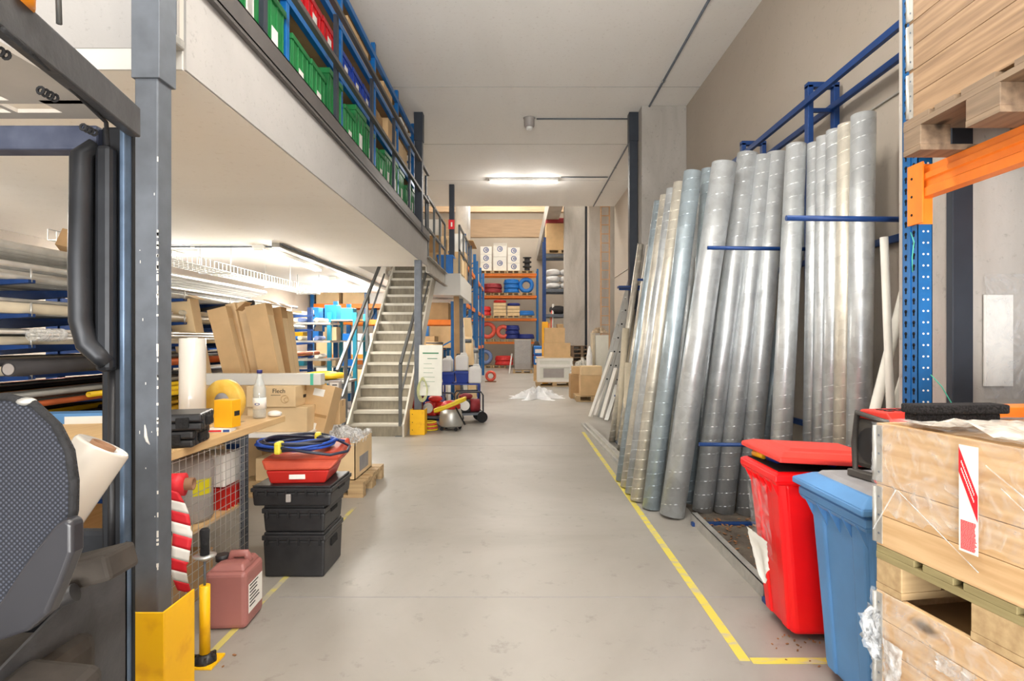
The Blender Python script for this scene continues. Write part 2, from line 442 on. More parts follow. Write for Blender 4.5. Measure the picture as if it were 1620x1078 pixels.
weave('seat_mesh', (76, 80, 92), (24, 26, 34), 150)

M('coil_pale_green', (204, 206, 150), .5, 0, var=.05)
E_MAIN, E_MEZ, E_HALL, E_BACKFILL, E_WORLD, EXPO = 24, 80, 42, 58, .75, 0.15
E_UPFILL = 760
M("roof_grey", (168, 160, 150), .6, 0, var=.1)
M("grey_white", (214, 212, 206), .6, 0, var=.03)
M("film_roll_mat", (214, 208, 198), .22, 0, var=.05, scale=3, coat=.5)
# ================================================================== SETTING
struct('floor', MB().box(-9, 6, -4, 36, -.1, 0), 'floor_mat')
struct('ceiling', MB().box(-6, 2.9, -4, 15.5, 5.16, 5.4), 'ceil_mat')
struct('wall_right', MB().box(2.62, 2.9, -4, 15.5, 0, 5.16), 'wall_mat')
struct('wall_left', MB().box(-6.2, -6, -4, 36, 0, 9.5), 'wall_mat')
struct('wall_hall_right', MB().box(3.5, 3.8, 15.5, 36, 0, 9.5), 'ceil_mat')
struct('wall_step', MB().box(2.9, 3.8, 15.3, 15.5, 0, 9.5), 'wall_mat')
struct('wall_back', MB().box(-6.2, 3.8, 34, 34.3, 0, 9.5), 'wall_mat')
struct('wall_header', MB().box(-6.2, 3.8, 15.3, 15.5, 5.4, 9.5), 'wall_mat')
struct('ceiling_hall', MB().box(-6.2, 3.8, 15.3, 34.3, 9.5, 9.7), 'ceil_mat')
struct('trim_1', MB().box(2.605, 2.62, -4, 15.5, 3.2, 3.212), 'galv_flat')
b = MB()
for y in (3.4, 5.8, 8.2, 10.6, 13.0): b.box(-6, 2.62, y, y+.006, 5.156, 5.16)
struct('trim_2', b, 'slab_side')
b = MB(); b.box(-1.4, 1.4, 3.32, 3.326, 0, .0008); b.box(-1.6, 1.4, 8.1, 8.106, 0, .0008)
struct('trim_15', b, 'grey_lid')
# concrete piers
struct('trim_3', MB().box(2.07, 2.62, 2.75, 3.1, 0, 5.16), 'pier_mat', bevel=.01)
struct('trim_4', MB().box(1.92, 2.62, 8.85, 9.25, 0, 5.16), 'pier_mat', bevel=.01)
struct('trim_5', MB().box(2.36, 3.3, 19, 19.5, 0, 9.5), 'pier_mat', bevel=.01)
struct('trim_6', MB().box(1.78, 2.57, 21.95, 22.4, 0, 9.5), 'pier_mat', bevel=.01)
# glulam roof beams in the far hall
for i, y in enumerate((24.5, 30.5)):
    struct('trim_%d' % (7+i), MB().box(-6, 3.5, y, y+.3, 7.05, 8.0), 'glulam')
struct('trim_9', MB().box(1.1, 1.6, 16, 34, 6.3, 7.0), 'pier_mat')
# mezzanine slabs
SX, SB, ST = -1.6, 2.79, 3.25
b = MB(); b.box(-6, SX, 2.72, 9.92, SB, ST); b.box(-6, -2.8, 9.92, 15.4, SB, ST)
struct('ceiling_mezzanine', b, 'under_mat')
struct('trim_10', MB().box(SX, SX+.012, 2.72, 9.92, SB+.004, ST), 'slab_side')
struct('trim_11', MB().box(-6, SX, 2.705, 2.72, SB, SB+.1), 'white_paint')
struct('trim_12', MB().box(-6, SX-.02, 2.70, 2.72, SB+.1, ST), 'slab_side')
b = MB(); b.box(-2.75, -1.27, 12.46, 15.4, 2.5, 2.97)
struct('ceiling_landing', b, 'white_paint')
b = MB(); b.box(SX-.02, SX+.05, 2.72, 9.95, ST, ST+.012); b.box(SX+.02, SX+.05, 2.72, 9.95, ST-.02, ST+.14); b.box(SX-.02, SX+.05, 2.72, 9.95, ST+.13, ST+.14)
struct('trim_13', b, 'toe_grey')
# landing channel beyond the slab
b = MB(); b.box(SX-.02, SX+.0, 9.93, 12.44, 2.68, 2.97); b.box(SX-.02, SX+.06, 9.93, 12.44, 2.955, 2.97); b.box(SX-.02, SX+.06, 9.93, 12.44, 2.68, 2.695)
struct('trim_14', b, 'stair_metal')
struct('floor_landing', MB().box(-2.75, SX-.02, 12.0, 12.45, 2.9, 2.97), 'stair_metal')

# floor dirt under the duct rack
b = MB(); random.seed(3)
def dirtf(u, v):
    x = 1.5+1.1*u; y = 3.35+3.6*v
    return (x+random.uniform(-.01, .01), y, .004+random.random()*.012*(1 if 0 < u < 1 and 0 < v < 1 else .1))
b.sheet(dirtf, 24, 60)
tag(b.build('dust_layer', 'dirt'), 'dark dust and dirt covering the floor under the leaning ducts', 'dirt', kind='stuff')
b = MB()
for i in range(150):
    x = random.uniform(1.52, 1.95); y = random.uniform(3.45, 4.75); s = random.uniform(.006, .018); a = random.random()*6
    b.obox((x, y, .02), (s*2, s, .003), (random.uniform(-.4, .4), random.uniform(-.4, .4), a))
tag(b.build('leaf_litter', 'leaf_brown'), 'dry brown leaf scraps lying in the dust behind the metal kerb', 'leaves', kind='stuff')
random.seed(5)
b = MB()
for i in range(60):
    x = random.uniform(-1.75, -1.35) if i % 2 else random.uniform(1.25, 1.6); y = random.uniform(2.45, 2.75) if i % 2 else random.uniform(2.6, 2.9)
    s = random.uniform(.003, .009); b.obox((x, y, .004), (s*2, s, .004), (0, 0, random.random()*6))
tag(b.build('floor_crumbs', 'leaf_brown'), 'crumbs of leaf and grit at the foot of the yellow guard and red bin', 'debris', kind='stuff')

# yellow floor tape
def tape(name, label, segs, w=.05, mat='floor_yellow'):
    b = MB()
    for (x0, y0, x1, y1) in segs:
        b.bar((x0, y0, .0015), (x1, y1, .0015), w, .002)
    return tag(b.build(name, mat), label, 'floor marking')
M('floor_yellow', (222, 206, 84), .6, 0, var=.2, scale=9, col2=(196, 186, 150), contrast=(.36, .5), detail=6, stretch=(1, 2.5, 1))
tape('floor_tape', 'long worn yellow tape line on the floor before the leaning ducts', [(1.06, 2.66, 1.06, 9.3)])
tape('floor_tape', 'short worn yellow tape line running under the two wheelie bins', [(1.09, 2.66, 1.9, 2.66)])
tape('floor_tape', 'worn yellow tape line on the floor left of the aisle', [(-1.47, 2.6, -1.47, 5.1)], .035, 'floor_faded')
tape('floor_tape', 'faded yellow tape line on the floor towards the stair foot', [(-1.47, 6.6, -1.47, 8.6)], .03) if 0 else None

# ceiling conduits and lamps
def conduit(label, segs, r=.012, mat='steel_grey', clips=None):
    t = thing('conduit', label, 'cable pipe', segs[0][0])
    o = Vector(segs[0][0]); b = MB()
    for s in segs: b.tube([Vector(p)-o for p in s], r, 8)
    b.build('tube', mat, t)
    if clips:
        for c in clips: MB().obox(Vector(c)-o-Vector((0, 0, .012)), (.05, .05, .02)).build('clip', 'galv_flat', t)
    return t
zc = 5.147
conduit('long grey conduit on the ceiling running towards the far end', [[(2.04, 4.9, zc), (2.04, 15.45, zc)]], .016, clips=[(2.04, y, zc+.01) for y in (6, 8, 10, 12, 14)])
conduit('thin conduit from the round ceiling lamp to the right', [[(.3, 9.36, zc), (2.0, 9.36, zc)]], .012)
conduit('thin conduit from the fluorescent ceiling lamp to the right', [[(.95, 12.7, zc), (2.0, 12.7, zc)]], .012)
t = thing('ceiling_detector', 'round white detector housing on the concrete ceiling', 'detector', (.18, 9.36, 5.16))
MB().lathe([(0, -.15), (.07, -.15), (.085, -.13), (.085, -.02), (.1, 0), (0, 0)]).build('housing', 'grey_drum', t)
MB().lathe([(0, -.185), (.05, -.185), (.06, -.15), (0, -.15)]).build('sensor', 'lamp_body', t)

def fluoro(label, loc, L, along='X', w=.16, energy=60, n=2, col=(1, .955, .89), rods=0):
    """batten fitting hung under a ceiling; loc = centre of its top"""
    t = thing('fluorescent_lamp', label, 'ceiling lamp', loc, 0 if along == 'X' else PI/2)
    MB().box(-L/2, L/2, -w/2, w/2, -.045, 0).build('housing', 'lamp_body', t, bevel=.004)
    b = MB(); b.box(-L/2, L/2, -w/2-.012, -w/2, -.06, -.01); b.box(-L/2, L/2, w/2, w/2+.012, -.06, -.01)
    b.build('reflector', 'lamp_body', t)
    for i in range(n):
        y = (i-(n-1)/2)*w*.55
        MB().cyl((-L/2+.03, y, -.062), (L/2-.03, y, -.062), .013, seg=10).build('tube', 'tube_glow', t)
    for x in (-L/2+.015, L/2-.015): MB().box(x-.015, x+.015, -w/2+.01, w/2-.01, -.08, -.045).build('lamp_holder', 'lamp_body', t)
    ld = bpy.data.lights.new('lamp_light', 'AREA'); ld.shape = 'RECTANGLE'; ld.size = L; ld.size_y = w; ld.energy = energy; ld.color = col
    lo = bpy.data.objects.new('lamp_light', ld); C.objects.link(lo); lo.parent = t; lo.location = (0, 0, -.1)
    for q in (-.3, .3):
        pd = bpy.data.lights.new('lamp_glow', 'POINT'); pd.energy = energy*(1.6 if rods else .35); pd.color = col; pd.shadow_soft_size = .12
        po = bpy.data.objects.new('lamp_glow', pd); C.objects.link(po); po.parent = t; po.location = (q*L, 0, -.22)
    if rods:
        for q in (-.4, .4): MB().cyl((q*L, 0, 0), (q*L, 0, rods), .008, seg=8).build('suspension_rod', 'steel_grey', t)
    return t
fluoro('long fluorescent lamp on the main ceiling above the aisle', (.12, 12.9, 5.16), 1.55, 'X', .22, E_MAIN*2.2, 2)
fluoro('fluorescent lamp on the main ceiling above the mezzanine railing', (0.3, 6.2, 5.16), 1.55, 'X', .22, E_MAIN, 2) if 0 else None
for q, (x, y) in enumerate(((.3, 3.3), (.3, .9), (.3, -1.6))):  # added pendants out of view, to brighten ceiling and aisle
    fluoro('added out-of-view fill lamp hung over the aisle, %s above the camera side' % ['first', 'second', 'third'][q], (x, y, 4.35), 1.55, 'X', .22, E_MAIN, 2, rods=.805)
fluoro('fluorescent lamp under the mezzanine, nearest to the cable trunking start', (-3.5, 8.8, SB), 2.3, 'Y', .14, E_MEZ)
fluoro('fluorescent lamp under the mezzanine, left of the stair head', (-3.75, 12.6, SB), 2.3, 'Y', .14, E_MEZ)
fluoro('fluorescent lamp crossing under the mezzanine at its far end', (-4.5, 14.2, SB), 1.5, 'X', .12, E_MEZ)
fluoro('fluorescent lamp under the mezzanine behind the pipe rack', (-5.2, 8.15, SB), 1.3, 'X', .14, E_MEZ)
fluoro('added out-of-view lamp under the near end of the mezzanine', (-5.4, 4.2, SB), 1.5, 'Y', .14, E_MEZ*.45)  # added fill lamp, kept out of view to the left
for q, (x, y) in enumerate(((-.6, 17.2), (-.6, 22.5))):  # added lamps hidden by the main ceiling, lighting the hall fronts
    fluoro('added hidden fill lamp hung high in the far hall, %s from the main bay' % ['first', 'second'][q], (x, y, 7.4 if q == 0 else 8.6), 1.55, 'X', .22, E_HALL*1.1, 2, (1, .97, .92), rods=2.09 if q == 0 else .89)
for i, y in enumerate((19.5, 23, 27, 31)):  # added glowing strips under the hall roof to brighten the hall
    ld = bpy.data.lights.new('hall_fill', 'AREA'); ld.shape = 'RECTANGLE'; ld.size = 5; ld.size_y = .6; ld.energy = E_HALL; ld.color = (1, .97, .92)
    t = thing('fill_strip', 'added long fill light strip high in the far hall, strip %s from the rack' % ['fourth', 'third', 'second', 'first'][i], 'fill_strip', (-.5, y, 9.475))
    lo = bpy.data.objects.new('hall_fill', ld); C.objects.link(lo); lo.location = (0, 0, -.06); lo.parent = t
    MB().box(-2.5, 2.5, -.3, .3, -.03, .02).build('pane', 'tube_glow', t)
# conduit + trunking under the mezzanine
conduit('thin dark conduit running across the mezzanine underside', [[(-5.9, 7.7, SB-.02), (-3.3, 7.7, SB-.02)]], .013, 'steel_grey', clips=[(-5.2, 7.7, SB-.01), (-4.4, 7.7, SB-.01)])
t = thing('cable_trunking', 'long grey cable trunking on the mezzanine underside left of the stair', 'cable trunking', (-3.2, 7.5, SB))
MB().box(-.05, .05, 0, 7, -.06, -.001).build('channel', 'pipe_grey', t); MB().tube([(0.08, 0, -.02), (.08, 7, -.02)], .01).build('tube', 'steel_grey', t)
# wire basket tray
t = thing('cable_tray', 'wire basket cable tray hanging along the top of the pipe rack', 'cable tray', (-4.1, 5.2, 2.42))
b = MB()
for x in (-.2, -.1, 0, .1, .2): b.cyl((x, 0, 0), (x, 6, 0), .004, seg=5)
for x in (-.2, .2): b.cyl((x, 0, .1), (x, 6, .1), .004, seg=5)
for i in range(61):
    y = i*.1; b.bar((-.2, y, 0), (.2, y, 0), .006, .006); b.bar((-.2, y, 0), (-.2, y, .1), .006, .006); b.bar((.2, y, 0), (.2, y, .1), .006, .006)
b.build('basket', 'alu', t)
for y in (.5, 2.5, 4.5, 5.9):
    b = MB(); b.bar((-.22, y, -.01), (.22, y, -.01), .03, .02); b.cyl((-.21, y, 0), (-.21, y, SB-2.42), .005, seg=6); b.cyl((.21, y, 0), (.21, y, SB-2.42), .005, seg=6)
    b.build('hanger', 'alu', t)

# ================================================================== STEEL COLUMNS
def column(label, x, y, z0, z1, s=.1, mat='steel_dark', sleeve=None, plate=True, facemat=None):
    t = thing('steel_column', label, 'column', (x, y, z0))
    MB().box(0, s, 0, s, 0, z1-z0).build('shaft', mat, t, bevel=.006)
    if plate: MB().box(-.04, s+.04, -.03, s+.03, 0, .012).build('base_plate', mat, t)
    if sleeve: MB().box(-.008, s+.012, -.01, s+.012, sleeve-z0, z1-z0).build('sleeve', mat, t, bevel=.003)
    return t
t = column('near steel column with scuffed paint beside the forklift', -1.64, 2.43, 0, 3.9, .1, 'col_paint' if 0 else 'steel_grey', sleeve=2.62)
# chipped paint marks
random.seed(11)
b = MB()
for i in range(46):
    z = random.choice([random.uniform(.5, 2.3), random.uniform(1.1, 2.0)]); x = .1+.0004; 
    if random.random() < .7: 
        w = random.uniform(.002, .006); h = random.uniform(.004, .03); b.box(.1-w, .1+.0012, -.0012, w*.8, z, z+h)
    else:
        xx = random.uniform(.02, .09); w = random.uniform(.002, .005); h = random.uniform(.003, .014); b.box(xx, xx+w, -.0010, .001, z, z+h)
pts = [(.045, -.001, 1.14), (.048, -.001, 1.12), (.05, -.001, 1.09), (.056, -.001, 1.07), (.066, -.001, 1.055)]
b.tube(pts, [.002, .005, .007, .006, .002], 6)
b.build('paint_chips', 'paper', t)
column('far steel column under the mezzanine beside the stair foot', -1.665, 9.1, 0, SB, .11, 'steel_grey')
column('dark steel column rising from the mezzanine edge to the ceiling', -1.66, 9.1, ST+.002, 5.155, .12, 'steel_dark', plate=False, sleeve=4.7)
column('slim dark steel column against the right wall past the ducts', 1.78, 9.1, 0, 5.155, .13, 'steel_dark', sleeve=4.7)
struct_col = column('dark steel column before the concrete pier behind the stacked crates', 2.06, 2.7, 0, 5.155, .1, 'steel_dark'); struct_col.children[0].scale = (1, .4, 1); struct_col.children[1].scale = (1, .4, 1)
column('dark steel column in the far hall beside the ladder pier', 2.6, 22.1, 0, 9.45, .18, 'steel_dark')
column('dark steel column left of the far hall aisle', -1.62, 13.3, 2.972, 9.0 if 0 else 5.155, .12, 'steel_dark', plate=False)
column('grey steel column carrying the landing slab', -1.45, 13.6, 0, 2.5, .12, 'steel_grey')

def guard(label, x, y, w, d, h, t_=.008):
    t = thing('column_guard', label, 'column guard', (x, y, 0))
    b = MB(); b.box(0, w, 0, t_, 0, h); b.box(w-t_, w, t_, d, 0, h); b.box(0, t_, t_, d, 0, h)
    b.build('guard_plate', 'yellow_paint', t, bevel=.002)
    for z in (.08, .2, .33):
        if z < h: MB().cyl((w*.12+.012, -.003, z), (w*.12+.012, .002, z), .007, seg=8).build('bolt', 'black_hole', t)
    return t
guard('near yellow steel guard around the scuffed column', -1.67, 2.276, .25, .22, .41)
guard('far yellow steel guard around the column at the stair foot', -1.72, 9.02, .235, .24, .4)

# blue bracket at slab corner by the near column
t = thing('shelf_bracket', 'blue slotted post on a steel bracket at the mezzanine corner', 'bracket', (-1.66, 2.62, 2.87))
b = MB(); b.box(0, .05, .02, .06, .06, 1.0); b.build('post', 'fork_blue', t, bevel=.002)
b = MB(); b.box(-.03, .08, -.04, .08, 0, .05); b.build('bracket', 'galv_flat', t, bevel=.01)
for z in (.12, .3, .5): MB().cyl((.025, .018, z), (.025, .0215, z), .01, seg=8).build('bolt', 'galv_flat', t)

# ================================================================== MEZZANINE RAILING
t = thing('mezzanine_railing', 'dark steel railing along the mezzanine edge', 'railing', (SX+.03, 2.8, ST+.14))
b0 = ST+.14
for z in (3.9, 4.38): MB().box(-.02, .025, 0, 7.1, z-b0-.02, z-b0+.02).build('rail', 'toe_grey', t, bevel=.004)
for y in (3.55, 4.98, 6.2, 7.3, 8.35, 9.85):
    b = MB(); b.box(-.05, -.02, y-2.8, y-2.8+.06, -.1, 4.36-b0); b.box(-.052, -.048, y-2.8-.02, y-2.8+.08, -.1, .02); b.build('post', 'steel_dark', t)
t = thing('landing_railing', 'steel railing on the stair landing beyond the mezzanine', 'railing', (SX, 9.98, 2.98))
for z in (.5, 1.05): MB().box(-.02, .02, 0, 2.4, z-.02, z+.02).build('rail', 'rail_grey', t)
for y in (.05, .8, 1.6, 2.4): MB().box(-.02, .02, y, y+.045, -.02, 1.05).build('post', 'rail_grey', t)
t = thing('landing_railing', 'steel railing on the white landing slab around the blue crate', 'railing', (-1.3, 12.5, 2.98))
for z in (.5, 1.05):
    MB().box(-.02, .02, 0, 2.8, z-.02, z+.02).build('rail', 'rail_grey', t)
for y in (0, .95, 1.9, 2.8): MB().box(-.02, .02, y, y+.045, -.01, 1.05).build('post', 'rail_grey', t)

# ================================================================== MEZZANINE SHELVING
GX0, GX1 = -2.32, -1.72
ys = [2.95, 4.25, 5.55, 6.85, 8.15, 9.4]
t = thing('mezzanine_shelving', 'long blue steel shelving unit standing along the mezzanine railing', 'shelving', (GX1, ys[0], ST))
for y in ys:
    for x in (GX1, GX0): MB().box(x-GX1-.05, x-GX1, y-ys[0]-.03, y-ys[0]+.03, 0, 5.08-ST).build('upright', 'blue_mezz', t, bevel=.004)
    for z in (.3, .75, 1.2, 1.6): MB().bar((GX0-GX1, y-ys[0], z), (-.04, y-ys[0], z), .02, .035).build('side_brace', 'blue_mezz', t)
for z in (4.08, 4.58, 4.95):
    for x in (GX1, GX0):
        MB().box(x-GX1-.04, x-GX1+.005, 0, ys[-1]-ys[0], z-ST-.06, z-ST).build('beam', 'blue_mezz', t)
    MB().box(GX0-GX1, -.04, 0, ys[-1]-ys[0], z-ST-.02, z-ST-.002).build('shelf_board', 'cardboard_dark', t)

def crate(label, loc, w, d, h, mat, dark, group, rotz=0, sticker=True):
    t = thing('storage_crate', label, 'crate', loc, rotz, group)
    b = MB(); b.taper(-w/2+.03, w/2-.03, -d/2+.02, d/2-.02, 0, -w/2, w/2, -d/2, d/2, h-.03); b.box(-w/2-.012, w/2+.012, -d/2-.012, d/2+.012, h-.05, h)
    n = 3
    for i in range(n+1):
        y = -d/2+.03+i*(d-.06)/n; b.box(w/2-.025, w/2+.004, y-.008, y+.008, .02, h-.04)
    b.build('tub', mat, t, bevel=.004)
    MB().box(-w/2+.01, w/2-.01, -d/2+.01, d/2-.01, h-.002, h+.004).build('inside', dark, t)
    if sticker: MB().box(w/2-.008, w/2+.0065, -.05, .05, h*.42, h*.66).build('label_sticker', 'paper', t)
    return t
g0 = None; names = ['first', 'second', 'third', 'fourth', 'fifth', 'sixth', 'seventh', 'eighth', 'ninth', 'tenth', 'eleventh', 'twelfth', 'thirteenth', 'fourteenth', 'fifteenth', 'sixteenth']
k = 0
for bay in range(5):
    y0, y1 = ys[bay]+.06, ys[bay+1]-.06
    for j in range(3):
        y = y0+(j+.5)*(y1-y0)/3; h = .7
        lab = 'tall green plastic crate on the mezzanine floor, %s from the near end' % names[k]
        if g0 is None: g0 = crate(lab, (-1.99, y, ST+.001), .56, .37, h, 'green_crate', 'green_dark', 'green crates along the mezzanine')
        else:
            c = dup(g0, (-1.99+random.uniform(-.02, .01), y, ST+.001), random.uniform(-.03, .03), lab)
            c.scale = (1, 1, random.choice([.84, .95, 1.0, 1.06]))
        k += 1
r0 = None
for i, y in enumerate((4.48, 4.9, 5.28)):
    lab = 'red plastic crate on the middle mezzanine shelf, %s of three from the near end' % names[i]
    if r0 is None: r0 = crate(lab, (-2.03, y, 4.081), .54, .35, .34, 'crate_red', 'dark_red_wrap', 'red crates on the mezzanine shelf')
    else: dup(r0, (-2.03, y, 4.081), .02, lab)
r0 = None
for i, y in enumerate((5.8, 6.2, 6.6)):
    lab = 'blue plastic crate on the middle mezzanine shelf, %s of three from the near end' % names[i]
    if r0 is None: r0 = crate(lab, (-2.03, y, 4.081), .54, .35, .32, 'crate_blue', 'coil_navy', 'blue crates on the mezzanine shelf')
    else: dup(r0, (-2.03, y, 4.081), .02, lab)

def carton(label, loc, w, d, h, mat='cardboard', group=None, rotz=0, rot=None, tape_=True, cat='cardboard box', lab=None, name='cardboard_box'):
    t = thing(name, label, cat, loc, rotz, group, rot)
    MB().box(-w/2, w/2, -d/2, d/2, 0, h).build('carton', mat, t, bevel=min(.006, w*.03))
    if tape_: 
        b = MB(); b.box(-w/2-.001, w/2+.001, -.024, .024, h-.06, h+.0012); b.build('packing_tape', 'tape_brown', t)
    if lab: MB().box(lab[0], lab[1], -d/2-.0015, -d/2, lab[2], lab[3]).build('label_sticker', 'paper', t)
    return t
for i, (y, w, d, h, z, mt, ds) in enumerate([(3.25, .4, .35, .3, 4.081, 'cardboard', 'brown open cardboard box on the nearest middle mezzanine shelf'),
        (6.95+.25, .45, .4, .3, 4.081, 'cardboard_dark', 'dark cardboard box on the middle mezzanine shelf past the blue crates'),
        (7.7, .45, .5, .34, 4.081, 'cardboard', 'cardboard box beside the shelving upright on the middle mezzanine shelf'),
        (8.6, .5, .6, .36, 4.081, 'cardboard_pale', 'pale cardboard box at the far end of the middle mezzanine shelf'),
        (4.7, .5, .6, .26, 4.581, 'cardboard_pale', 'pale cardboard box on the upper mezzanine shelf, nearest'),
        (6.2, .5, .8, .24, 4.581, 'cardboard', 'long flat cardboard box on the upper mezzanine shelf'),
        (7.6, .5, .5, .28, 4.581, 'cardboard', 'cardboard box on the upper mezzanine shelf past the long flat one'),
        (8.7, .5, .5, .24, 4.581, 'paper', 'white box at the far end of the upper mezzanine shelf')]):
    carton(ds, (-2.03+(.04 if i != 2 else .1), y, z), w, d, h, mt)
MB_ = None
for i, (y, r) in enumerate([(6.6, .09), (7.2, .1), (7.9, .1), (8.5, .09)]):
    t = thing('foil_bundle', 'crumpled silver foil hose bundle on top of the mezzanine shelving, %s from the near end' % names[i], 'foil hose', (-1.95, y, 4.951))
    b = MB()
    for k in range(5):
        pts = [(random.uniform(-.15, .15), random.uniform(-.25, .25), r*.5+random.uniform(0, r*.9)) for _ in range(7)]
        b.tube(pts, r*.32, 8)
    b.build('hose', 'galv_flat', t)
# loose bags and white tubes near the end of the mezzanine
t = thing('tube_pile', 'tangle of white plastic tubes at the far end of the mezzanine', 'plastic tubes', (-2.0, 9.65, ST), 0)
for k in range(7):
    a = k*.8; pts = [(math.cos(a+s*.5)*(.1+.03*s), .12*math.sin(a*2+s*.5), .02+s*.14+.02*k) for s in range(9)]
    MB().tube(pts, .018, 8).build('tube', 'pvc_white', t)
def sack(label, loc, w, d, h, mat='sack_white', group=None, cat='sack', name='sack', seed=1, rotz=0):
    rr = random.Random(seed); b = MB()
    b.sphere((0, 0, h/2), 1, 20, 12, (w/2, d/2, h/2))
    vs = []
    for v in b.v:
        x, y, z = v; s = 1+rr.uniform(-.09, .09)
        z2 = h/2+(z-h/2)*(1 if abs(z-h/2) < h*.35 else .88)
        vs.append((max(-w/2, min(w/2, x*1.12*s)), max(-d/2, min(d/2, y*1.12*s)), max(0, z2)))
    zz = [v[2] for v in vs]; z0_, z1_ = min(zz), max(zz); b.v = [(v[0], v[1], (v[2]-z0_)*h/(z1_-z0_)) for v in vs]
    o = b.build(name, mat, None, loc, (0, 0, rotz)); return tag(o, label, cat, group)
sack('clear plastic bag of brown packing on the mezzanine end', (-1.86, 9.5, ST+.45), .3, .3, .5, 'rubbish', seed=4) if 0 else None
carton('tall cardboard box standing at the far end of the mezzanine shelving', (-2.1, 9.0, ST+.001), .3, .3, .8, 'cardboard') if 0 else None
carton('cardboard box on the mezzanine floor beside the landing railing', (-2.05, 13.0, 2.972), .6, .5, .5, 'cardboard')
carton('cardboard box stacked upon another beside the landing railing', (-2.0, 13.05, 3.473), .5, .45, .4, 'cardboard_dark')
carton('tilted open cardboard box on the landing left of the blue crate', (-2.5, 12.8, 2.972), .5, .5, .9, 'cardboard_pale')
r0 = crate('bright blue plastic crate standing on the white landing slab', (-1.62, 12.8, 2.972), .34, .5, .42, 'bright_blue', 'coil_navy', None, sticker=False)
t = thing('sign_plate', 'small red and white sign on the dark column of the landing', 'sign', (-1.56, 13.28, 4.1))
MB().box(-.07, .07, -.006, 0, 0, .22).build('plate', 'red_print', t); MB().box(-.015, .02, -.008, -.006, .06, .16).build('emblem', 'paper', t)
t = thing('notice_board', 'white notice panel on the landing left of the red sign', 'notice', (-2.1, 13.38, 3.75))
MB().box(-.3, .3, -.01, 0, 0, .6).build('panel', 'paper', t); MB().box(-.05, .05, -.012, -.01, .1, .2).build('mark', 'ink', t); MB().box(-.02, .02, 0, .02, -.78, .6).build('post', 'rail_grey', t)

# ================================================================== STAIR
t = thing('steel_staircase', 'dusty grey steel staircase climbing to the mezzanine', 'staircase', (-2.22, 8.9, 0))
RISE, GO = .186, .206
XL, XR = -.42, .42
for i in range(1, 17):
    z = RISE*i; y = GO*(i-1)
    tr = MB(); tr.box(XL, XR, y, y+.225, z-.03, z); tr.box(XL, XR, y-.003, y+.004, z-.045, z+.002)
    tr.build('tread', 'stair_tread', t)
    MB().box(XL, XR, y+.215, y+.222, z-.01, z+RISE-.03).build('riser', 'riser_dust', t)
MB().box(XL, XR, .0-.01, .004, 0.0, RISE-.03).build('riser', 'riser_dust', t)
for s in (XL, XR):
    b = MB(); x0 = s-.03 if s < 0 else s; 
    b.prism([(-.08, 0), (.16, 0), (3.52, 2.98), (3.52, 3.2), (3.3, 3.2), (-.08, .2)], 'X', x0, x0+.03)
    b.build('stringer', 'stair_tread', t)
o = Vector((-2.22, 8.9, 0))
def rl(p): return Vector(p)-o
def hand(p0, p1, w=.04, h=.055, name='handrail'): MB().bar(rl(p0), rl(p1), w, h).build(name, 'rail_grey', t)
hand((-1.85, 8.92, 1.13), (-1.74, 10.9, 2.9))
hand((-1.85, 8.92, .62), (-1.76, 11.2, 2.67), .025, .03, 'middle_rail')
hand((-2.8, 8.8, 1.03), (-2.66, 10.95, 2.96))
hand((-2.74, 8.85, .62), (-2.66, 11.3, 2.82), .025, .03, 'middle_rail')
for (x, y, z0, z1) in ((-1.85, 8.92, 0, 1.13), (-1.79, 10.4, 1.4, 2.42), (-2.74, 10.3, 1.3, 2.34), (-2.79, 9.2, .25, 1.37)):
    MB().obox(rl((x, y, (z0+z1)/2)), (.05, .05, z1-z0)).build('post', 'rail_grey', t, bevel=.003)
MB().obox(rl((-1.85, 8.92, .006)), (.14, .12, .012)).build('base_plate', 'rail_grey', t)
# ================================================================== DUCT RACK (right wall)
UY = (3.25, 4.6, 5.95, 7.3, 8.65)
t = thing('duct_rack', 'blue steel frame rack standing along the right wall behind the ducts', 'rack', (2.35, UY[0], 0))
def L(x, y, z): return (x-2.35, y-UY[0], z)
for y in UY:
    for x in (2.35, 2.56): MB().obox(L(x, y, 1.78), (.045, .06, 3.56)).build('upright', 'blue_dark', t, bevel=.004)
    MB().obox(L(2.455, y, 3.56), (.255, .06, .04)).build('top_tie', 'blue_dark', t)
    MB().obox(L(1.98, y, .015), (1.16, .05, .028)).build('foot', 'blue_dark', t, bevel=.003); MB().obox(L(1.46, y, .03), (.05, .06, .06)).build('foot_stop', 'blue_dark', t)
    for z, q in ((3.36, .03), (2.2, .1), (.75, .1)):
        MB().obox(L(2.455, y, z), (.2, .03, q)).build('bracket', 'blue_dark', t)
for (x, z) in ((2.32, 3.42), (2.53, 3.38), (2.59, 2.2), (2.59, .75)):
    MB().bar(L(x, 2.64 if z > 3 else 2.9 if 0 else 3.15, z), L(x, 8.8, z), .035, .05).build('rail', 'blue_dark', t, bevel=.003)
for y, zs in ((3.25, (2.2,)), (4.6, (2.25, .66)), (5.95, (2.25, .66)), (7.3, (2.28, .66)), (8.65, (2.28, .66))):
    for z in zs:
        x0 = 1.46 if z < 1 else 1.53
        MB().cyl(L(x0, y, z), L(2.35, y, z-.01), .016, seg=10).build('arm', 'blue_dark', t)
b = MB(); b.box(1.52-2.35, 2.3-2.35, 8.6-UY[0], 8.75-UY[0], 2.3, 2.33); b.build('shelf_plate', 'blue_dark', t)

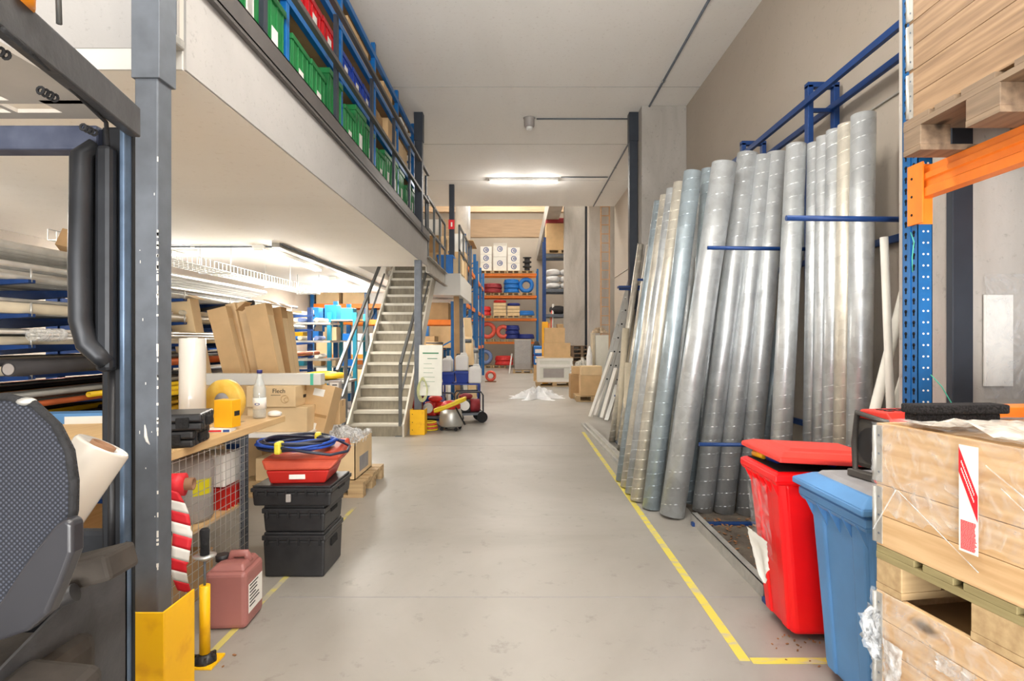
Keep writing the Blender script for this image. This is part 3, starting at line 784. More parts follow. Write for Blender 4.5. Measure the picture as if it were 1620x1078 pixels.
t = thing('floor_kerb', 'bent grey steel kerb profile on the floor along the duct rack', 'kerb', (1.42, 3.3, 0))
b = MB(); b.box(0, .006, 0, 1.38, 0, .085); b.box(0, .05, 0, 1.38, .08, .085); b.build('profile', 'galv_flat', t)
t = thing('duct_channel', 'bundle of galvanised channel profiles lying on the floor before the ducts', 'metal profile', (1.2, 6.55, 0), R(1.6))
for i, (x, z) in enumerate(((0, 0), (.075, 0), (.03, .045))):
    b = MB(); y1 = 3.5-.12*i
    b.box(x, x+.004, 0, y1, z, z+.04); b.box(x+.066, x+.07, 0, y1, z, z+.04); b.box(x, x+.07, 0, y1, z+.04, z+.044)
    for k in range(int(y1/.07)): b.box(x+.02, x+.05, .03+k*.07, .06+k*.07, z+.044, z+.0455)
    b.build('profile', 'galv_flat', t)
t = thing('steel_angle', 'thin dark steel angle lying on the floor beside the channel profiles', 'metal profile', (1.42, 6.9, .0))
MB().box(0, .04, 0, 1.5, 0, .03).build('angle', 'steel_grey', t)

# ------------------------------------------------------------------ DUCTS
DM = {}
def duct_mesh(r, L_, mat):
    key = (round(r, 3), round(L_, 2), mat)
    if key in DM: return DM[key]
    b = MB(); b.pipe((0, 0, 0), (0, 0, L_), r, .002, 28)
    pitch = max(.09, r*1.35); n = 14; N = int(L_/pitch*n); vs = []
    for i in range(N+1):
        a = 2*PI*i/n; z = .004+pitch*i/n
        if z > L_-.006: break
        ca, sa = math.cos(a), math.sin(a)
        vs += [(r*ca, r*sa, z-.0035), ((r+.0019)*ca, (r+.0019)*sa, z), (r*ca, r*sa, z+.0035)]
    fs = []
    for i in range(len(vs)//3-1):
        fs += [(3*i, 3*i+3, 3*i+4, 3*i+1), (3*i+1, 3*i+4, 3*i+5, 3*i+2)]
    b.add(vs, fs, True)
    o = b.build('ventilation_duct', mat, recalc=False)
    me = o.data; bpy.data.objects.remove(o); DM[key] = me
    return me
def duct(label, base, top, dia, mat='duct', group=None, spin=None):
    base = Vector(base); top = Vector(top); L_ = round((top-base).length, 2)
    o = bpy.data.objects.new('ventilation_duct', duct_mesh(dia/2, L_, mat)); C.objects.link(o)
    d = (top-base).normalized()
    lift = dia/2*math.sqrt(max(0, 1-d.z**2))
    orient(o, base+Vector((0, 0, lift+.002)), top+Vector((0, 0, lift+.002)), random.random()*6 if spin is None else spin)
    return tag(o, label, 'ventilation duct', group)
def dd(label, bp, tp, dia, mat='duct', dY=0.0, **k):
    b_ = fl(*bp); return duct(label, b_, at(tp[0], tp[1], b_.y+dY), dia, mat, **k)
dd('galvanised spiral duct second from the aisle, standing outside the kerb on the tape side', (1030, 806), (1096, 275), .155, 'duct_blue')
dd('wide galvanised spiral duct with its foot nearest the camera, outside the kerb', (1063, 818), (1146, 262), .205, 'duct')
dd('bluish spiral duct mostly hidden behind the wide front duct', (1088, 796), (1122, 270), .14, 'duct_blue')
dd('galvanised spiral duct with its foot just inside the end of the kerb', (1111, 811), (1183, 246), .175, 'duct')
dd('galvanised spiral duct standing in the dust, middle of the three behind the lower blue arm', (1145, 813), (1209, 250), .17, 'duct')
dd('spiral duct standing in the dust, right one of three behind the lower arm', (1181, 815), (1230, 244), .175, 'duct')
duct('galvanised spiral duct behind the red bin, left of the group against the upper blue arm', (1.93, 4.26, 0), at(1260, 232, 4.42), .15, 'duct')
duct('spiral duct leaning leftwards in the gap left of the upright group', (2.02, 4.95, 0), at(1277, 300, 5.0), .13, 'duct_blue')
for (px, py, Y, dia, lab) in ((1290, 228, 4.34, .115, 'leftmost slim duct of the five upright ducts under the long upper blue arm'),
        (1305, 218, 4.2, .115, 'second slim duct from the left of the five upright ducts at the wall'),
        (1321, 207, 4.07, .115, 'middle slim duct of the five upright ducts at the wall'),
        (1341, 198, 3.96, .125, 'fourth upright duct at the wall, with dull warm grey surface'),
        (1366, 183, 3.79, .15, 'widest and rightmost upright duct at the right wall')):
    tp = at(px, py, Y); duct(lab, (tp.x-.06, Y-.03, 0), tp, dia, 'duct' if dia != .125 else 'duct_warm')
# slim ducts between the front pair and the end of the rack
random.seed(21)
G = 'slim galvanised ducts left of the two front ducts'
for i, (px, py, Y, dia, m_) in enumerate(((1077, 292, 5.35, .13, 'duct_warm'), (1064, 301, 5.6, .115, 'duct'), (1053, 312, 5.85, .11, 'duct_warm'), (1043, 320, 6.1, .11, 'duct_blue'))):
    tp = at(px, py, Y); duct('slim galvanised duct of the front row, %s from the two wide front ducts' % names[i], (tp.x-.42, Y-.05, 0), tp, dia, m_, G)
k = 0
for i in range(26):
    Y = 5.15+i*.13; x0 = random.choice((1.42, 1.5, 1.6)); dia = random.choice((.08, .09, .1, .1, .125))
    if Y > 7.2: x0 -= .12
    L_ = random.choice((2.95, 3.0, 3.02)) if Y < 7.4 else random.choice((2.6, 2.8, 2.95))
    dx = random.uniform(.36, .46); z = math.sqrt(L_**2-dx**2)
    duct('slim galvanised or warm grey duct in the dense back row left of the front ducts', (x0, Y, 0), (x0+dx, Y+random.uniform(-.06, .06), z), dia, random.choice(('duct', 'duct_warm', 'duct_warm')), 'ducts in the dense back row of the rack')
for (bx, by, tx, ty, d_, lab) in ((978, 700, 990, 520, .1, 'short cream spiral hose standing at the far end of the duct rack'),
        (990, 716, 996, 575, .12, 'short wide cream spiral hose leaning in front of the far blue arm'),
        (984, 694, 1000, 490, .09, 'pale tube leaning behind the short cream hoses')):
    dd(lab, (bx, by), (tx, ty), d_, 'pipe_cream')
M('pipe_cream', (204, 192, 168))

# white profiles leaning near the ladder
for i, (bx, by, tx, ty) in enumerate(((934, 662, 968, 560), (952, 664, 974, 585), (942, 660, 985, 520), (960, 668, 976, 612), (947, 658, 962, 590))):
    p0 = fl(bx, by); p1 = at(tx, ty, p0.y+.2)
    o = MB().box(-.045, .045, -.02, .02, 0, (p1-p0).length).build('white_profile', 'pvc_white' if i != 3 else 'alu'); orient(o, p0+Vector((0, 0, .03)), p1)
    tag(o, 'white plastic profile leaning beside the aluminium ladder, %s of five from the aisle' % names[i], 'profile', 'white profiles leaning by the ladder')
# white PVC pipes behind the blue rack upright
for i, (x0, y0, x1, y1, z1, r) in enumerate(((2.2, 3.3, 2.16, 3.36, 2.08, .022), (1.98, 3.05, 2.55, 3.5, 2.1, .03), (1.86, 3.3, 2.5, 3.4, 1.9, .025), (1.7, 3.15, 2.5, 3.62, 1.95, .03))):
    b = MB(); L_ = (Vector((x1, y1, z1))-Vector((x0, y0, 0))).length; b.pipe((0, 0, 0), (0, 0, L_), r, .003, 14)
    o = b.build('plastic_pipe', 'pvc_white', recalc=False); orient(o, (x0, y0, .03), (x1, y1, z1+.03))
    tag(o, ['upright white plastic pipe just left of the blue slotted upright', 'white plastic pipe leaning right against the wall behind the blue slotted upright', 'thin white plastic pipe leaning low behind the blue slotted upright', 'white plastic pipe leaning from above the radio towards the wall'][i], 'pipe')

# ladder (three nested sections seen edge-on) and the wooden ladder
t = thing('aluminium_ladder', 'aluminium extension ladder in three nested sections leaning on the right wall', 'ladder', (1.5, 11.2, 0), 0, rot=(0, R(15), 0))
for s, (xo, L_, z0) in enumerate(((0, 2.9, .02), (.1, 3.15, .04), (.2, 2.75, .06))):
    b = MB(); 
    for y in (0, .42): b.box(xo, xo+.09, y-.012, y+.012, z0, z0+L_)
    b.build('stile', 'alu', t)
    b = MB()
    for k in range(int(L_/.28)):
        z = z0+.2+k*.28; b.cyl((xo+.045, -.012, z), (xo+.045, .432, z), .014, seg=8)
    b.build('rung', 'alu', t)
    b = MB()
    for k in range(int(L_/.28)):
        z = z0+.2+k*.28; b.cyl((xo+.045, -.0145, z), (xo+.045, -.012, z), .017, seg=8)
    b.build('rung_end', 'black_hole', t)
MB().box(-.03, .1, -.03, .03, 2.86, 2.98).build('end_cap', 'blue_dark', t)
t = thing('wooden_ladder', 'brown wooden ladder standing high against the far pale pier', 'ladder', (2.86, 18.75, 0))
for x in (-.14, .14): MB().box(x-.02, x+.02, -.03, .03, 0, 7.2).build('stile', 'wood_ladder', t)
for k in range(23): MB().box(-.14, .14, -.015, .015, .2+k*.3, .23+k*.3).build('rung', 'wood_ladder', t)

# ================================================================== PALLETS & CRATES
def pallet(label, loc, rotz=0, mat='pallet_wood', Lx=1.2, Wy=.8, bm=None, group=None, simple=False):
    bm = bm or mat
    t = thing('wooden_pallet', label, 'pallet', loc, rotz, group)
    ys_ = [0, .175, .35, .525, .655]; wd = [.145, .1, .145, .1, .145]
    sx = Lx/1.2; sy = Wy/.8
    b = MB()
    for y, w in zip(ys_, wd): b.box(0, Lx, y*sy, (y+w)*sy, .122, .144)
    b.build('top_board', mat, t, bevel=0 if simple else .002)
    b = MB()
    for x in (0, .5275, 1.055): b.box(x*sx, (x+.145)*sx, 0, Wy, .1, .122)
    b.build('cross_board', mat, t)
    b = MB()
    for y, w in ((0, .1), (.3275, .145), (.7, .1)): b.box(0, Lx, y*sy, (y+w)*sy, 0, .022)
    b.build('bottom_board', bm, t)
    if simple:
        b = MB()
        for y, w in ((0, .1), (.3275, .145), (.7, .1)):
            for x in (0, .5275, 1.055): b.box(x*sx, (x+.145)*sx, y*sy, (y+w)*sy, .022, .1)
        b.build('blocks', bm, t)
    else:
        for y, w in ((0, .1), (.3275, .145), (.7, .1)):
            for x in (0, .5275, 1.055): MB().box(x*sx, (x+.145)*sx, y*sy, (y+w)*sy, .022, .1).build('block', bm, t, bevel=.003)
    return t
def collars(label, loc, n, h, mat, rotz=0, Lx=1.2, Wy=.8, two=True, hinge='galv_flat', fill=None):
    """stack of wooden pallet collars with sheet metal corner hinges"""
    t = thing('pallet_crate', label, 'wooden crate', loc, rotz)
    for k in range(n):
        z0 = k*h; segs = [(z0+.001, z0+h-.001)] if (not two or (two == 2 and k == n-1)) else [(z0+.001, z0+h/2-.0008), (z0+h/2+.0008, z0+h-.001)]
        for (a, c) in segs:
            b = MB(); th = .02
            b.box(0, th, .0, Wy, a, c); b.box(Lx-th, Lx, 0, Wy, a, c); b.box(th, Lx-th, 0, th, a, c); b.box(th, Lx-th, Wy-th, Wy, a, c)
            b.build('side_board', mat, t, bevel=.0015)
        for (x, y) in ((0, 0), (0, Wy), (Lx, 0), (Lx, Wy)):
            b = MB()
            sx = -1 if x == 0 else 1; sy = -1 if y == 0 else 1
            xx = x+sx*.003; yy = y+sy*.003
            b.box(min(xx, x), max(xx, x), min(yy, y-sy*.026), max(yy, y-sy*.026), z0+.008, z0+h-.008)
            b.box(min(xx, x-sx*.05), max(xx, x-sx*.05), min(yy, y), max(yy, y), z0+.008, z0+h-.008)
            b.cyl((xx, yy, z0+.01), (xx, yy, z0+h-.01), .007, seg=8)
            hg = b.build('corner_hinge', hinge, t)
            if (x, y) == (0, Wy):
                for zz in (z0+.04, z0+h-.04, z0+h/2): MB().cyl((-.0045, Wy-.014, zz), (-.003, Wy-.014, zz), .004, seg=6).build('rivet', 'steel_grey', hg)
    if fill: MB().box(.021, Lx-.021, .021, Wy-.021, .02, n*h-fill).build('contents', 'cardboard_dark', t)
    return t
RZ = R(9.5)
far = Vector((1.18, 1.875, 0)); vY = Vector((-math.sin(RZ), math.cos(RZ), 0)); vX = Vector((math.cos(RZ), math.sin(RZ), 0))
o0 = far-vY*.8            # near-left corner
pallet('pallet at the bottom of the crate stack by the blue bin', o0, RZ, 'pallet_old')
collars('lower pallet crate wrapped in torn film, under the mossy pallet', o0+Vector((0, 0, .1445)), 3, .18, 'crate_wood', RZ, fill=.06)
pallet('mossy wooden pallet between the two wrapped crates', o0+Vector((0, 0, .686)), RZ, 'pallet_moss', bm='pallet_wood')
collars('upper film-wrapped pallet crate with red and white label, beside the blue bin', o0+Vector((0, 0, .8305)), 2, .2, 'crate_wood', RZ, two=2, fill=.03)
def side(s, z, off=0.0):   # point on the left face: s metres from the far corner
    return far-vY*s-vX*off+Vector((0, 0, z))
# film wrapping of the two crates: crumpled skin just off the boards
def wrap(label, z0, z1, s0, s1, mat, seed, amp=.006, top=0.0):
    rr = random.Random(seed); nu, nv = 34, 22
    g = [[rr.uniform(-1, 1) for _ in range(nv+1)] for _ in range(nu+1)]
    def fn(u, v):
        i, j = round(u*nu), round(v*nv)
        a = amp*(1+g[i][j]); s = s0+(s1-s0)*u; z = z0+(z1-z0)*v
        if v in (0, 1): z += g[i][j]*.012*(1 if v == 0 else 0)
        p = side(s, z, .006+a)
        return p
    b = MB(); b.sheet(fn, nu, nv)
    def fn2(u, v):
        i, j = round(u*nu), round(v*nv)
        p = side(s0+(s1-s0)*u, z1+.004+abs(g[i][j])*.008, .006-v*top); return p
    if top: b.sheet(fn2, nu, nv)
    return tag(b.build('stretch_film', mat, recalc=False), label, 'plastic film')
wrap('clear stretch film wrapped round the upper pallet crate', .95, 1.232, -.008, .8, 'film_clear', 3, .004, .9)
wrap('loose torn stretch film over the lower pallet crate', .38, .69, -.01, .8, 'film_clear', 9, .006)
# diagonal film folds
b = MB()
for (s0, z0, s1, z1, w) in ((.0, .88, .09, 1.03, .003), (.1, 1.03, .36, .88, .002), (.38, 1.17, .7, .98, .003), (.42, 1.12, .62, .98, .002), (.5, .95, .8, .86, .002)):
    b.bar(side(s0, z0, .012), side(s1, z1, .012), .002, w)
tag(b.build('film_fold', 'film_dense'), 'bright tight folds of stretch film across the upper crate', 'plastic film')
# bunch of film hanging off the corner of the lower crate
rr = random.Random(5); b = MB()
for k in range(7):
    g = [[rr.uniform(-.012, .012) for _ in range(9)] for _ in range(9)]
    oy = rr.uniform(-.02, .03); ox = .01+rr.uniform(0, .05); zz = .66-rr.uniform(0, .12); hh = rr.uniform(.08, .17)
    def fn(u, v, g=g, oy=oy, ox=ox, zz=zz, hh=hh):
        q = g[round(u*8)][round(v*8)]
        return side(-.01+oy-q, zz-hh*v+q*.5, -.01+ox*(1.2 if 0 < v < 1 else .3)*u+abs(q))
    b.sheet(fn, 8, 8)
tag(b.build('film_scrap', 'film_dense', recalc=False), 'crumpled clear film hanging off the corner of the lower crate', 'plastic film')
t = thing('film_scrap', 'torn white edges of film clinging to the face of the lower crate', 'plastic film', side(0, 0)); rr = random.Random(8)
for (s0, z0, w, h) in ((.24, .60, .12, .05), (.04, .36, .1, .12), (.05, .54, .07, .14), (.3, .56, .3, .03)):
    g = [[rr.uniform(0, .012) for _ in range(11)] for _ in range(11)]
    def fn(u, v, g=g, s0=s0, z0=z0, w=w, h=h):
        q = g[round(u*10)][round(v*10)]; return side(s0+w*u, z0-h*v+q, .014+q)-side(0, 0)
    b = MB(); b.sheet(fn, 10, 10); b.build('scrap', 'film_dense', t, recalc=False)
# label strip
LM = Matrix.Rotation(RZ, 4, 'Z')
t = thing('label_strip', 'white and red printed label strip hanging down the upper crate', 'label', side(.312, 1.215, .02), RZ)
b = MB(); 
b.box(-.0008, 0, -.055, 0, -.29, 0); strip_o = b.build('strip', 'paper', t)
MB().prism([(-.002, -.002), (-.056, -.20), (-.056, -.145), (-.004, -.02+.014)], 'X', -.0016, -.0008).build('red_band', 'red_print', t) if 0 else None
MB().add([(-.0016, 0, -.005), (-.0016, 0, -.075), (-.0016, -.0545, -.2), (-.0016, -.0545, -.13)], [(0, 1, 2, 3)]).build('red_band', 'red_print', strip_o)
b = MB(); rr = random.Random(2)
for row in range(2):
    for k in range(15):
        u = .12+k*.045+rr.uniform(0, .01); y = -.057*u; zc_ = -.04-.127*u-(row-.5)*.02
        b.box(-.0022, -.0016, y-.0016, y, zc_-.0035, zc_+.0035)
b.build('lettering', 'paper', strip_o)
b = MB()
for k in range(24):
    z = -.206-k*.0033
    y = -.006
    while y > -.046:
        w = rr.uniform(.002, .006); b.box(-.0016, -.0008, y-w, y, z-.0011, z+.0011); y -= w+.0012
b.build('small_print', 'red_print', strip_o)
# sheet of white packing foam on top of the crate
rr = random.Random(6); g = [[rr.uniform(0, 1) for _ in range(15)] for _ in range(23)]
def fn(u, v):
    i, j = round(u*22), round(v*14); s = .12+.66*u
    z = 1.238+.022*g[i][j]*(1-.5*v)+.03*math.exp(-((u-.28)/.1)**2)*(1-v)
    return side(s, z, .016-v*.42-u*.02+.02*(g[i][j]-.5))
b = MB(); b.sheet(fn, 22, 14); tag(b.build('packing_foil', 'bag_white', recalc=False), 'crumpled white packing sheet lying on top of the upper crate', 'packing sheet')
tag(MB().box(-.22, .22, -.05, .05, 0, .035).build('beam_offcut', 'orange_beam', None, (1.84, 2.0, 1.238), (0, 0, R(8)), bevel=.003), 'orange steel beam piece lying on the upper crate right of the foam slab', 'beam')
# black foam slab
t = thing('foam_slab', 'black speckled foam slab lying on the upper crate before the blue upright', 'foam', (1.345, 1.855, 1.262), R(3))
MB().box(-.07, .245, -.03, .045, 0, .03).build('slab', 'foam_black', t, bevel=.006)
MB().box(-.06, .22, -.02, .04, -.028, 0).build('lower_slab', 'foam_black', t, bevel=.004)

# ================================================================== PALLET RACK (right, near)
t = thing('pallet_rack', 'blue and orange pallet rack standing at the right wall behind the crates', 'pallet rack', (1.755, 2.5, 0))
b = MB()
for (z0, z1) in ((0, 4.2),):
    b.box(0, .003, 0, .1, z0, z1); b.box(0, .065, 0, .003, z0, z1); b.box(0, .065, .097, .1, z0, z1); b.box(.062, .065, 0, .02, z0, z1); b.box(-.004, 0, .042, .058, z0, z1)
b.build('upright', 'blue_rack', t)
b = MB(); n = int(4.2/.05)
for k in range(n):
    z = .03+k*.05
    for y in (.024, .076):
        b.cyl((-.0012, y, z), (.0002, y, z), .0085, seg=8); b.prism([(y-.0045, z-.02), (y+.0045, z-.02), (y+.0045, z), (y-.0045, z)], 'X', -.0012, .0002)
b.build('slot', 'black_hole', t)
b = MB()
for k in range(n):
    z = .03+k*.05
    for x in (.025, .045): b.cyl((x, -.0012, z), (x, .0002, z), .0045, seg=8)
b.build('bolt_hole', 'paper', t)
MB().box(.69, .755, 0, .1, 0, 4.2).build('upright', 'blue_rack', t)
for k in (0, 3): MB().bar((.06, .05, .1+k*1.0), (.69, .05, .85+k*1.0), .02, .035).build('brace', 'blue_rack', t)
# beam: stepped orange profile with end connector
ZT = 2.255
for x in (0.0, .70):
    b = MB()
    b.prism([(x-.002, ZT-.133), (x+.05, ZT-.133), (x+.05, ZT), (x+.012, ZT), (x+.012, ZT-.028), (x-.002, ZT-.034), (x-.002, ZT-.058), (x+.006, ZT-.064), (x+.006, ZT-.09), (x-.002, ZT-.096)], 'Y', -2.5, -.006)
    b.build('beam', 'orange_beam', t)
    b = MB(); b.box(x-.012, x-.003, -.045, .05, ZT-.245, ZT+.02); b.box(x-.012, x+.062, -.0065, -.002, ZT-.245, ZT+.02)
    b.build('connector', 'orange_beam', t, bevel=.002)
b = MB()
for z in (ZT-.2, ZT-.12, ZT-.04): b.cyl((-.014, .02, z), (-.0118, .02, z), .006, seg=8)
b.build('rivet', 'black_hole', t)
MB().tube([(-.01, .03, 1.98), (-.03, -.02, 1.93), (-.045, -.03, 1.86), (-.03, -.01, 1.8)], .002, 6).build('wire', 'label_green', t)
MB().tube([(.05, -.01, 1.35), (.09, -.02, 1.3), (.13, -.03, 1.22), (.15, -.03, 1.15), (.1, -.03, 1.12)], .0025, 6).build('cord', 'label_green', t)
# loads on the beam
pallet('old grey pallet resting on the orange beam, top right', (1.59, 1.55, ZT+.001), 0, 'pallet_old', 1.0, .8)
collars('big weathered wooden crate on the high pallet at the top right', (1.61, 1.555, ZT+.146), 5, .2, 'crate_old', 0, .98, .79)
b = MB(); b.box(0, .5, 0, .1, 0, .03)
for i, (y, w) in enumerate(((1.25, .12), (.9, .12))):
    tag(MB().box(1.66, 2.58, y, y+w, ZT+.001, ZT+.03).build('rack_board', 'pallet_old'), 'loose board lying across the orange beams, %s of two towards the camera' % names[i], 'board', 'loose boards on the beams')
# plastic bag on the pier
t = thing('document_bag', 'clear plastic bag of paper hanging on the concrete pier', 'plastic bag', (2.24, 2.738, 1.22))
rr = random.Random(4); g = [[rr.uniform(-1, 1) for _ in range(15)] for _ in range(9)]
b = MB(); b.sheet(lambda u, v: (u*.2+.004*g[round(u*8)][round(v*14)], -.004+.006*g[round(u*8)][round(v*14)]-(.01 if .1 < v < .9 else 0), v*.6), 8, 14); b.build('bag', 'film_clear', t, recalc=False)
MB().box(.0, .14, -.002, .004, .06, .5).build('paper', 'paper', t)
t = thing('steel_plate', 'blue steel beam leaning by the pier at the right edge', 'beam', (2.33, 2.6, 0), 0, rot=(0, R(8), 0))
MB().box(-.03, .03, -.02, .02, 0, 1.55).build('beam', 'blue_rack', t)
t = thing('wooden_stick', 'dark brown stick leaning on the pier beside the hanging bag', 'stick', (2.34, 2.6, 0), 0, rot=(0, R(6), 0))
MB().box(-.015, .015, -.01, .01, 0, 1.9).build('stick', 'core_brown', t)

# ================================================================== WHEELIE BINS
def bin_(label, loc, mat, lidmat, bot, top, h, rotz=0, lid='closed'):
    """front faces -x.  bot/top = (x0,x1,y0,y1)"""
    t = thing('wheelie_bin', label, 'wheelie bin', loc, rotz)
    b = MB(); b.taper(bot[0], bot[1], bot[2], bot[3], .03, top[0]+.04, top[1]-.03, top[2]+.03, top[3]-.03, h-.05)
    o = b.build('body', mat, t, bevel=.035); o.modifiers['Bevel'].segments = 4
    # vertical mouldings on the front (-x) face
    w = bot[3]-bot[2]
    for f in (.2, .8):
        b = MB()
        y0 = bot[2]+w*f; y1 = top[2]+(top[3]-top[2])*f
        b.add([(bot[0]-.012, y0-.035, .05), (bot[0]-.012, y0+.035, .05), (top[0]+.030, y1+.045, h*.93), (top[0]+.030, y1-.045, h*.93),
               (bot[0]+.05, y0-.05, .05), (bot[0]+.05, y0+.05, .05), (top[0]+.07, y1+.06, h*.93), (top[0]+.07, y1-.06, h*.93)],
              [(0, 1, 2, 3), (4, 7, 6, 5), (0, 4, 5, 1), (1, 5, 6, 2), (2, 6, 7, 3), (3, 7, 4, 0)])
        b.build('moulding', mat, t, bevel=.01)
    for k in range(5):
        b = MB(); y = top[2]+.06+k*(top[3]-top[2]-.12)/4; b.prism([(top[0]-.0, h-.05), (top[0]+.06, h-.05), (top[0]+.06, h-.17)], 'Y', y-.004, y+.004); b.build('rim_rib', mat, t)
    b = MB(); x0, x1, y0, y1 = top
    b.taper(x0+.012, x1-.01, y0+.012, y1-.012, h-.065, x0, x1, y0, y1, h-.045); b.box(x0, x1, y0, y1, h-.045, h-.012); b.taper(x0, x1, y0, y1, h-.012, x0+.02, x1-.02, y0+.02, y1-.02, h)
    b.build('rim', mat, t, bevel=.005)
    b = MB(); b.box(x0+.03, x1-.03, y0+.03, y1-.03, h-.0, h+.002); b.build('opening', 'black_hole', t)
    for s in (y0+.03, y1-.05): MB().cyl((bot[1]-.04, s, .071), (bot[1]-.04, s+.045, .071), .07, seg=20).build('wheel', 'black_rubber', t)
    MB().tube([(x1-.02, y0+.05, h-.02), (x1+.0, y0+.06, h+.0), (x1+.0, y1-.06, h+.0), (x1-.02, y1-.05, h-.02)], .013, 8).build('handle', mat, t)
    if lid == 'closed':
        b = MB(); 
        b.taper(x0-.022, x1+.01, y0-.018, y1+.018, h+.003, x0-.022, x1+.01, y0-.018, y1+.018, h+.03); b.taper(x0-.022, x1+.01, y0-.018, y1+.018, h+.03, x0+.04, x1-.02, y0+.04, y1-.04, h+.062)
        lidp = b.build('lid', mat, t, bevel=.006)
        b = MB(); b.taper(x0+.045, x1-.02, y0+.045, y1-.045, h+.05, x0+.07, x1-.02, y0+.07, y1-.07, h+.078); b.build('lid_panel', lidmat, lidp, bevel=.006)
    else:
        lo = MB(); lo.taper(x0-.015, x1, y0-.02, y1+.02, 0, x0-.015, x1, y0-.02, y1+.02, .03); lo.taper(x0-.015, x1, y0-.02, y1+.02, .03, x0+.03, x1-.02, y0+.03, y1-.03, .055)
        lidp = lo.build('lid', lidmat, t, (0, 0, 0), bevel=.006); lidp.location = (.015, 0, h+.045); lidp.rotation_euler = (0, R(3.0), 0); lidp.scale = (.92, 1, .8)
        pz = MB(); pz.taper(x0+.07, x1-.05, y0+.07, y1-.07, .05, x0+.1, x1-.07, y0+.1, y1-.1, .068)
        pz.build('lid_panel', lidmat, lidp, bevel=.004)
    return t
rb = bin_('red wheelie bin with ajar lid and torn paper on its front', (1.36, 2.8, 0), 'red_bin', 'red_lid', (0, .40, 0.02, .33), (-.14, .42, -.10, .33), .87, lid='ajar')
bin_('blue wheelie bin with grey lid panel, between red bin and crates', (1.385, 2.11, 0), 'blue_bin', 'grey_lid', (0, .33, .06, .47), (-.10, .36, 0, .5), .845)
# junk showing under the red lid
t = thing('bin_rubbish', 'cans and rubbish showing under the ajar lid of the red bin', 'rubbish', (1.32, 2.85, .873))
rr = random.Random(12)
for i in range(9):
    x = rr.uniform(-.04, .25); y = rr.uniform(-.08, .2)
    MB().cyl((x, y, .018), (x+rr.uniform(-.03, .03), y+.07, .02), .018, seg=10).build('can', rr.choice(('insul_black', 'coil_navy', 'box_yellow', 'core_brown', 'black_plastic')), t)
# torn sticker and paper on the red bin
t = thing('torn_paper', 'torn white paper hanging from a plastic pocket on the front of the red bin', 'paper', (1.268, 2.83, .36))
rr = random.Random(14); g = [[rr.uniform(-1, 1) for _ in range(13)] for _ in range(13)]
def fn(u, v):
    i, j = round(u*12), round(v*12); zt = .42
    ramp = .0045+.118*(1-(v*.44))*.18
    z = zt*v; lowcut = .12*u+.1*abs(g[i][0])*.3 if v == 0 else 0
    return (.025-.095*z-.012-.004*g[i][j], .02+.24*u, z+lowcut)
b = MB(); b.sheet(fn, 12, 12); b.build('plastic_pocket', 'film_clear', t, recalc=False)
def fn(u, v):
    i, j = round(u*12), round(v*12); z = -.12*(1-abs(u-.62)*1.5)*(1-v)+.13*v
    return (.0-.085*z-.012-.012*math.sin(u*9)*(1-v)-.004*g[i][j], .0+.25*u*(.55+.45*v)+.02, z)
b = MB(); b.sheet(fn, 12, 12); b.build('paper', 'paper', t, recalc=False)

# ------------------------------------------------------------------ RADIO
t = thing('site_radio', 'red and grey jobsite radio standing on the blue bin lid', 'radio', (1.6, 2.37, .925), R(12))
MB().box(-.15, .15, -.09, .09, .04, .25).build('body', 'radio_grey', t, bevel=.02)
b = MB(); b.prism([(-.095, .245), (.095, .245), (.07, .285), (-.06, .285)], 'X', -.14, .16); b.build('top_panel', 'red_lid', t, bevel=.006)
b = MB()
for i in range(3):
    for j in range(2): b.box(-.1+i*.05, -.07+i*.05, -.03+j*.04, -.008+j*.04, .285, .288)
b.build('button', 'black_plastic', t)
for x in (-.155, .155):
    b = MB(); b.tube([(x, -.08, .02), (x, -.085, .14), (x, -.075, .25), (x, .07, .27), (x, .085, .14), (x, .08, .02)], .013, 8, closed=True); b.build('roll_bar', 'radio_grey', t)
MB().cyl((-.152, 0, .14), (-.149, 0, .14), .075, seg=24).build('speaker', 'black_plastic', t)
MB().cyl((-.02, -.092, .14), (-.02, -.089, .14), .07, seg=24).build('speaker', 'black_plastic', t)
for x in (-.16, .16): MB().box(x-.02, x+.02, -.1, .1, 0, .03).build('foot', 'radio_grey', t, bevel=.005)
t = thing('battery_tool', 'red and grey tool tray lying under the radio on the bin lids', 'tool', (1.52, 2.27, .925), R(-20))
MB().box(-.1, .12, -.03, .03, 0, .03).build('handle', 'red_lid', t, bevel=.01) if 0 else MB().box(-.09, .1, -.03, .03, 0, .03).build('handle', 'red_lid', t, bevel=.01)
# ================================================================== WORKBENCH
BX, BZ = -1.74, .94
t = thing('workbench', 'wooden-topped workbench with perforated steel legs and mesh side', 'workbench', (BX, 2.66, 0))
def W(x, y, z): return (x-BX, y-2.66, z)
MB().box(-1.5, 0, 0, 1.59, BZ-.045, BZ).build('worktop', 'bench_wood', t, bevel=.003)
for (x, y) in ((-.045, .98), (-.045, .04), (-1.3, .98), (-1.3, .04)):
    b = MB(); b.box(x, x+.04, y, y+.003, 0, BZ-.046); b.box(x+.037, x+.04, y, y+.04, 0, BZ-.046); lg = b.build('leg', 'steel_grey', t)
    b = MB()
    for k in range(30):
        for q in (.012,): b.cyl((x+q, y-.0006, .03+k*.03), (x+q, y+.001, .03+k*.03), .0035, seg=6); b.cyl((x+.0388, y+.02, .03+k*.03), (x+.0406, y+.02, .03+k*.03), .0035, seg=6)
    b.build('leg_hole', 'black_hole', lg)
b = MB(); 
for k in range(17): b.bar((-.001, .03+k*.058, .08), (-.001, .03+k*.058, BZ-.05), .0028, .0028)
for k in range(16): b.bar((-.003, .03, .1+k*.052), (-.003, 1.0, .1+k*.052), .0028, .0028)
b.build('wire_mesh', 'alu', t)
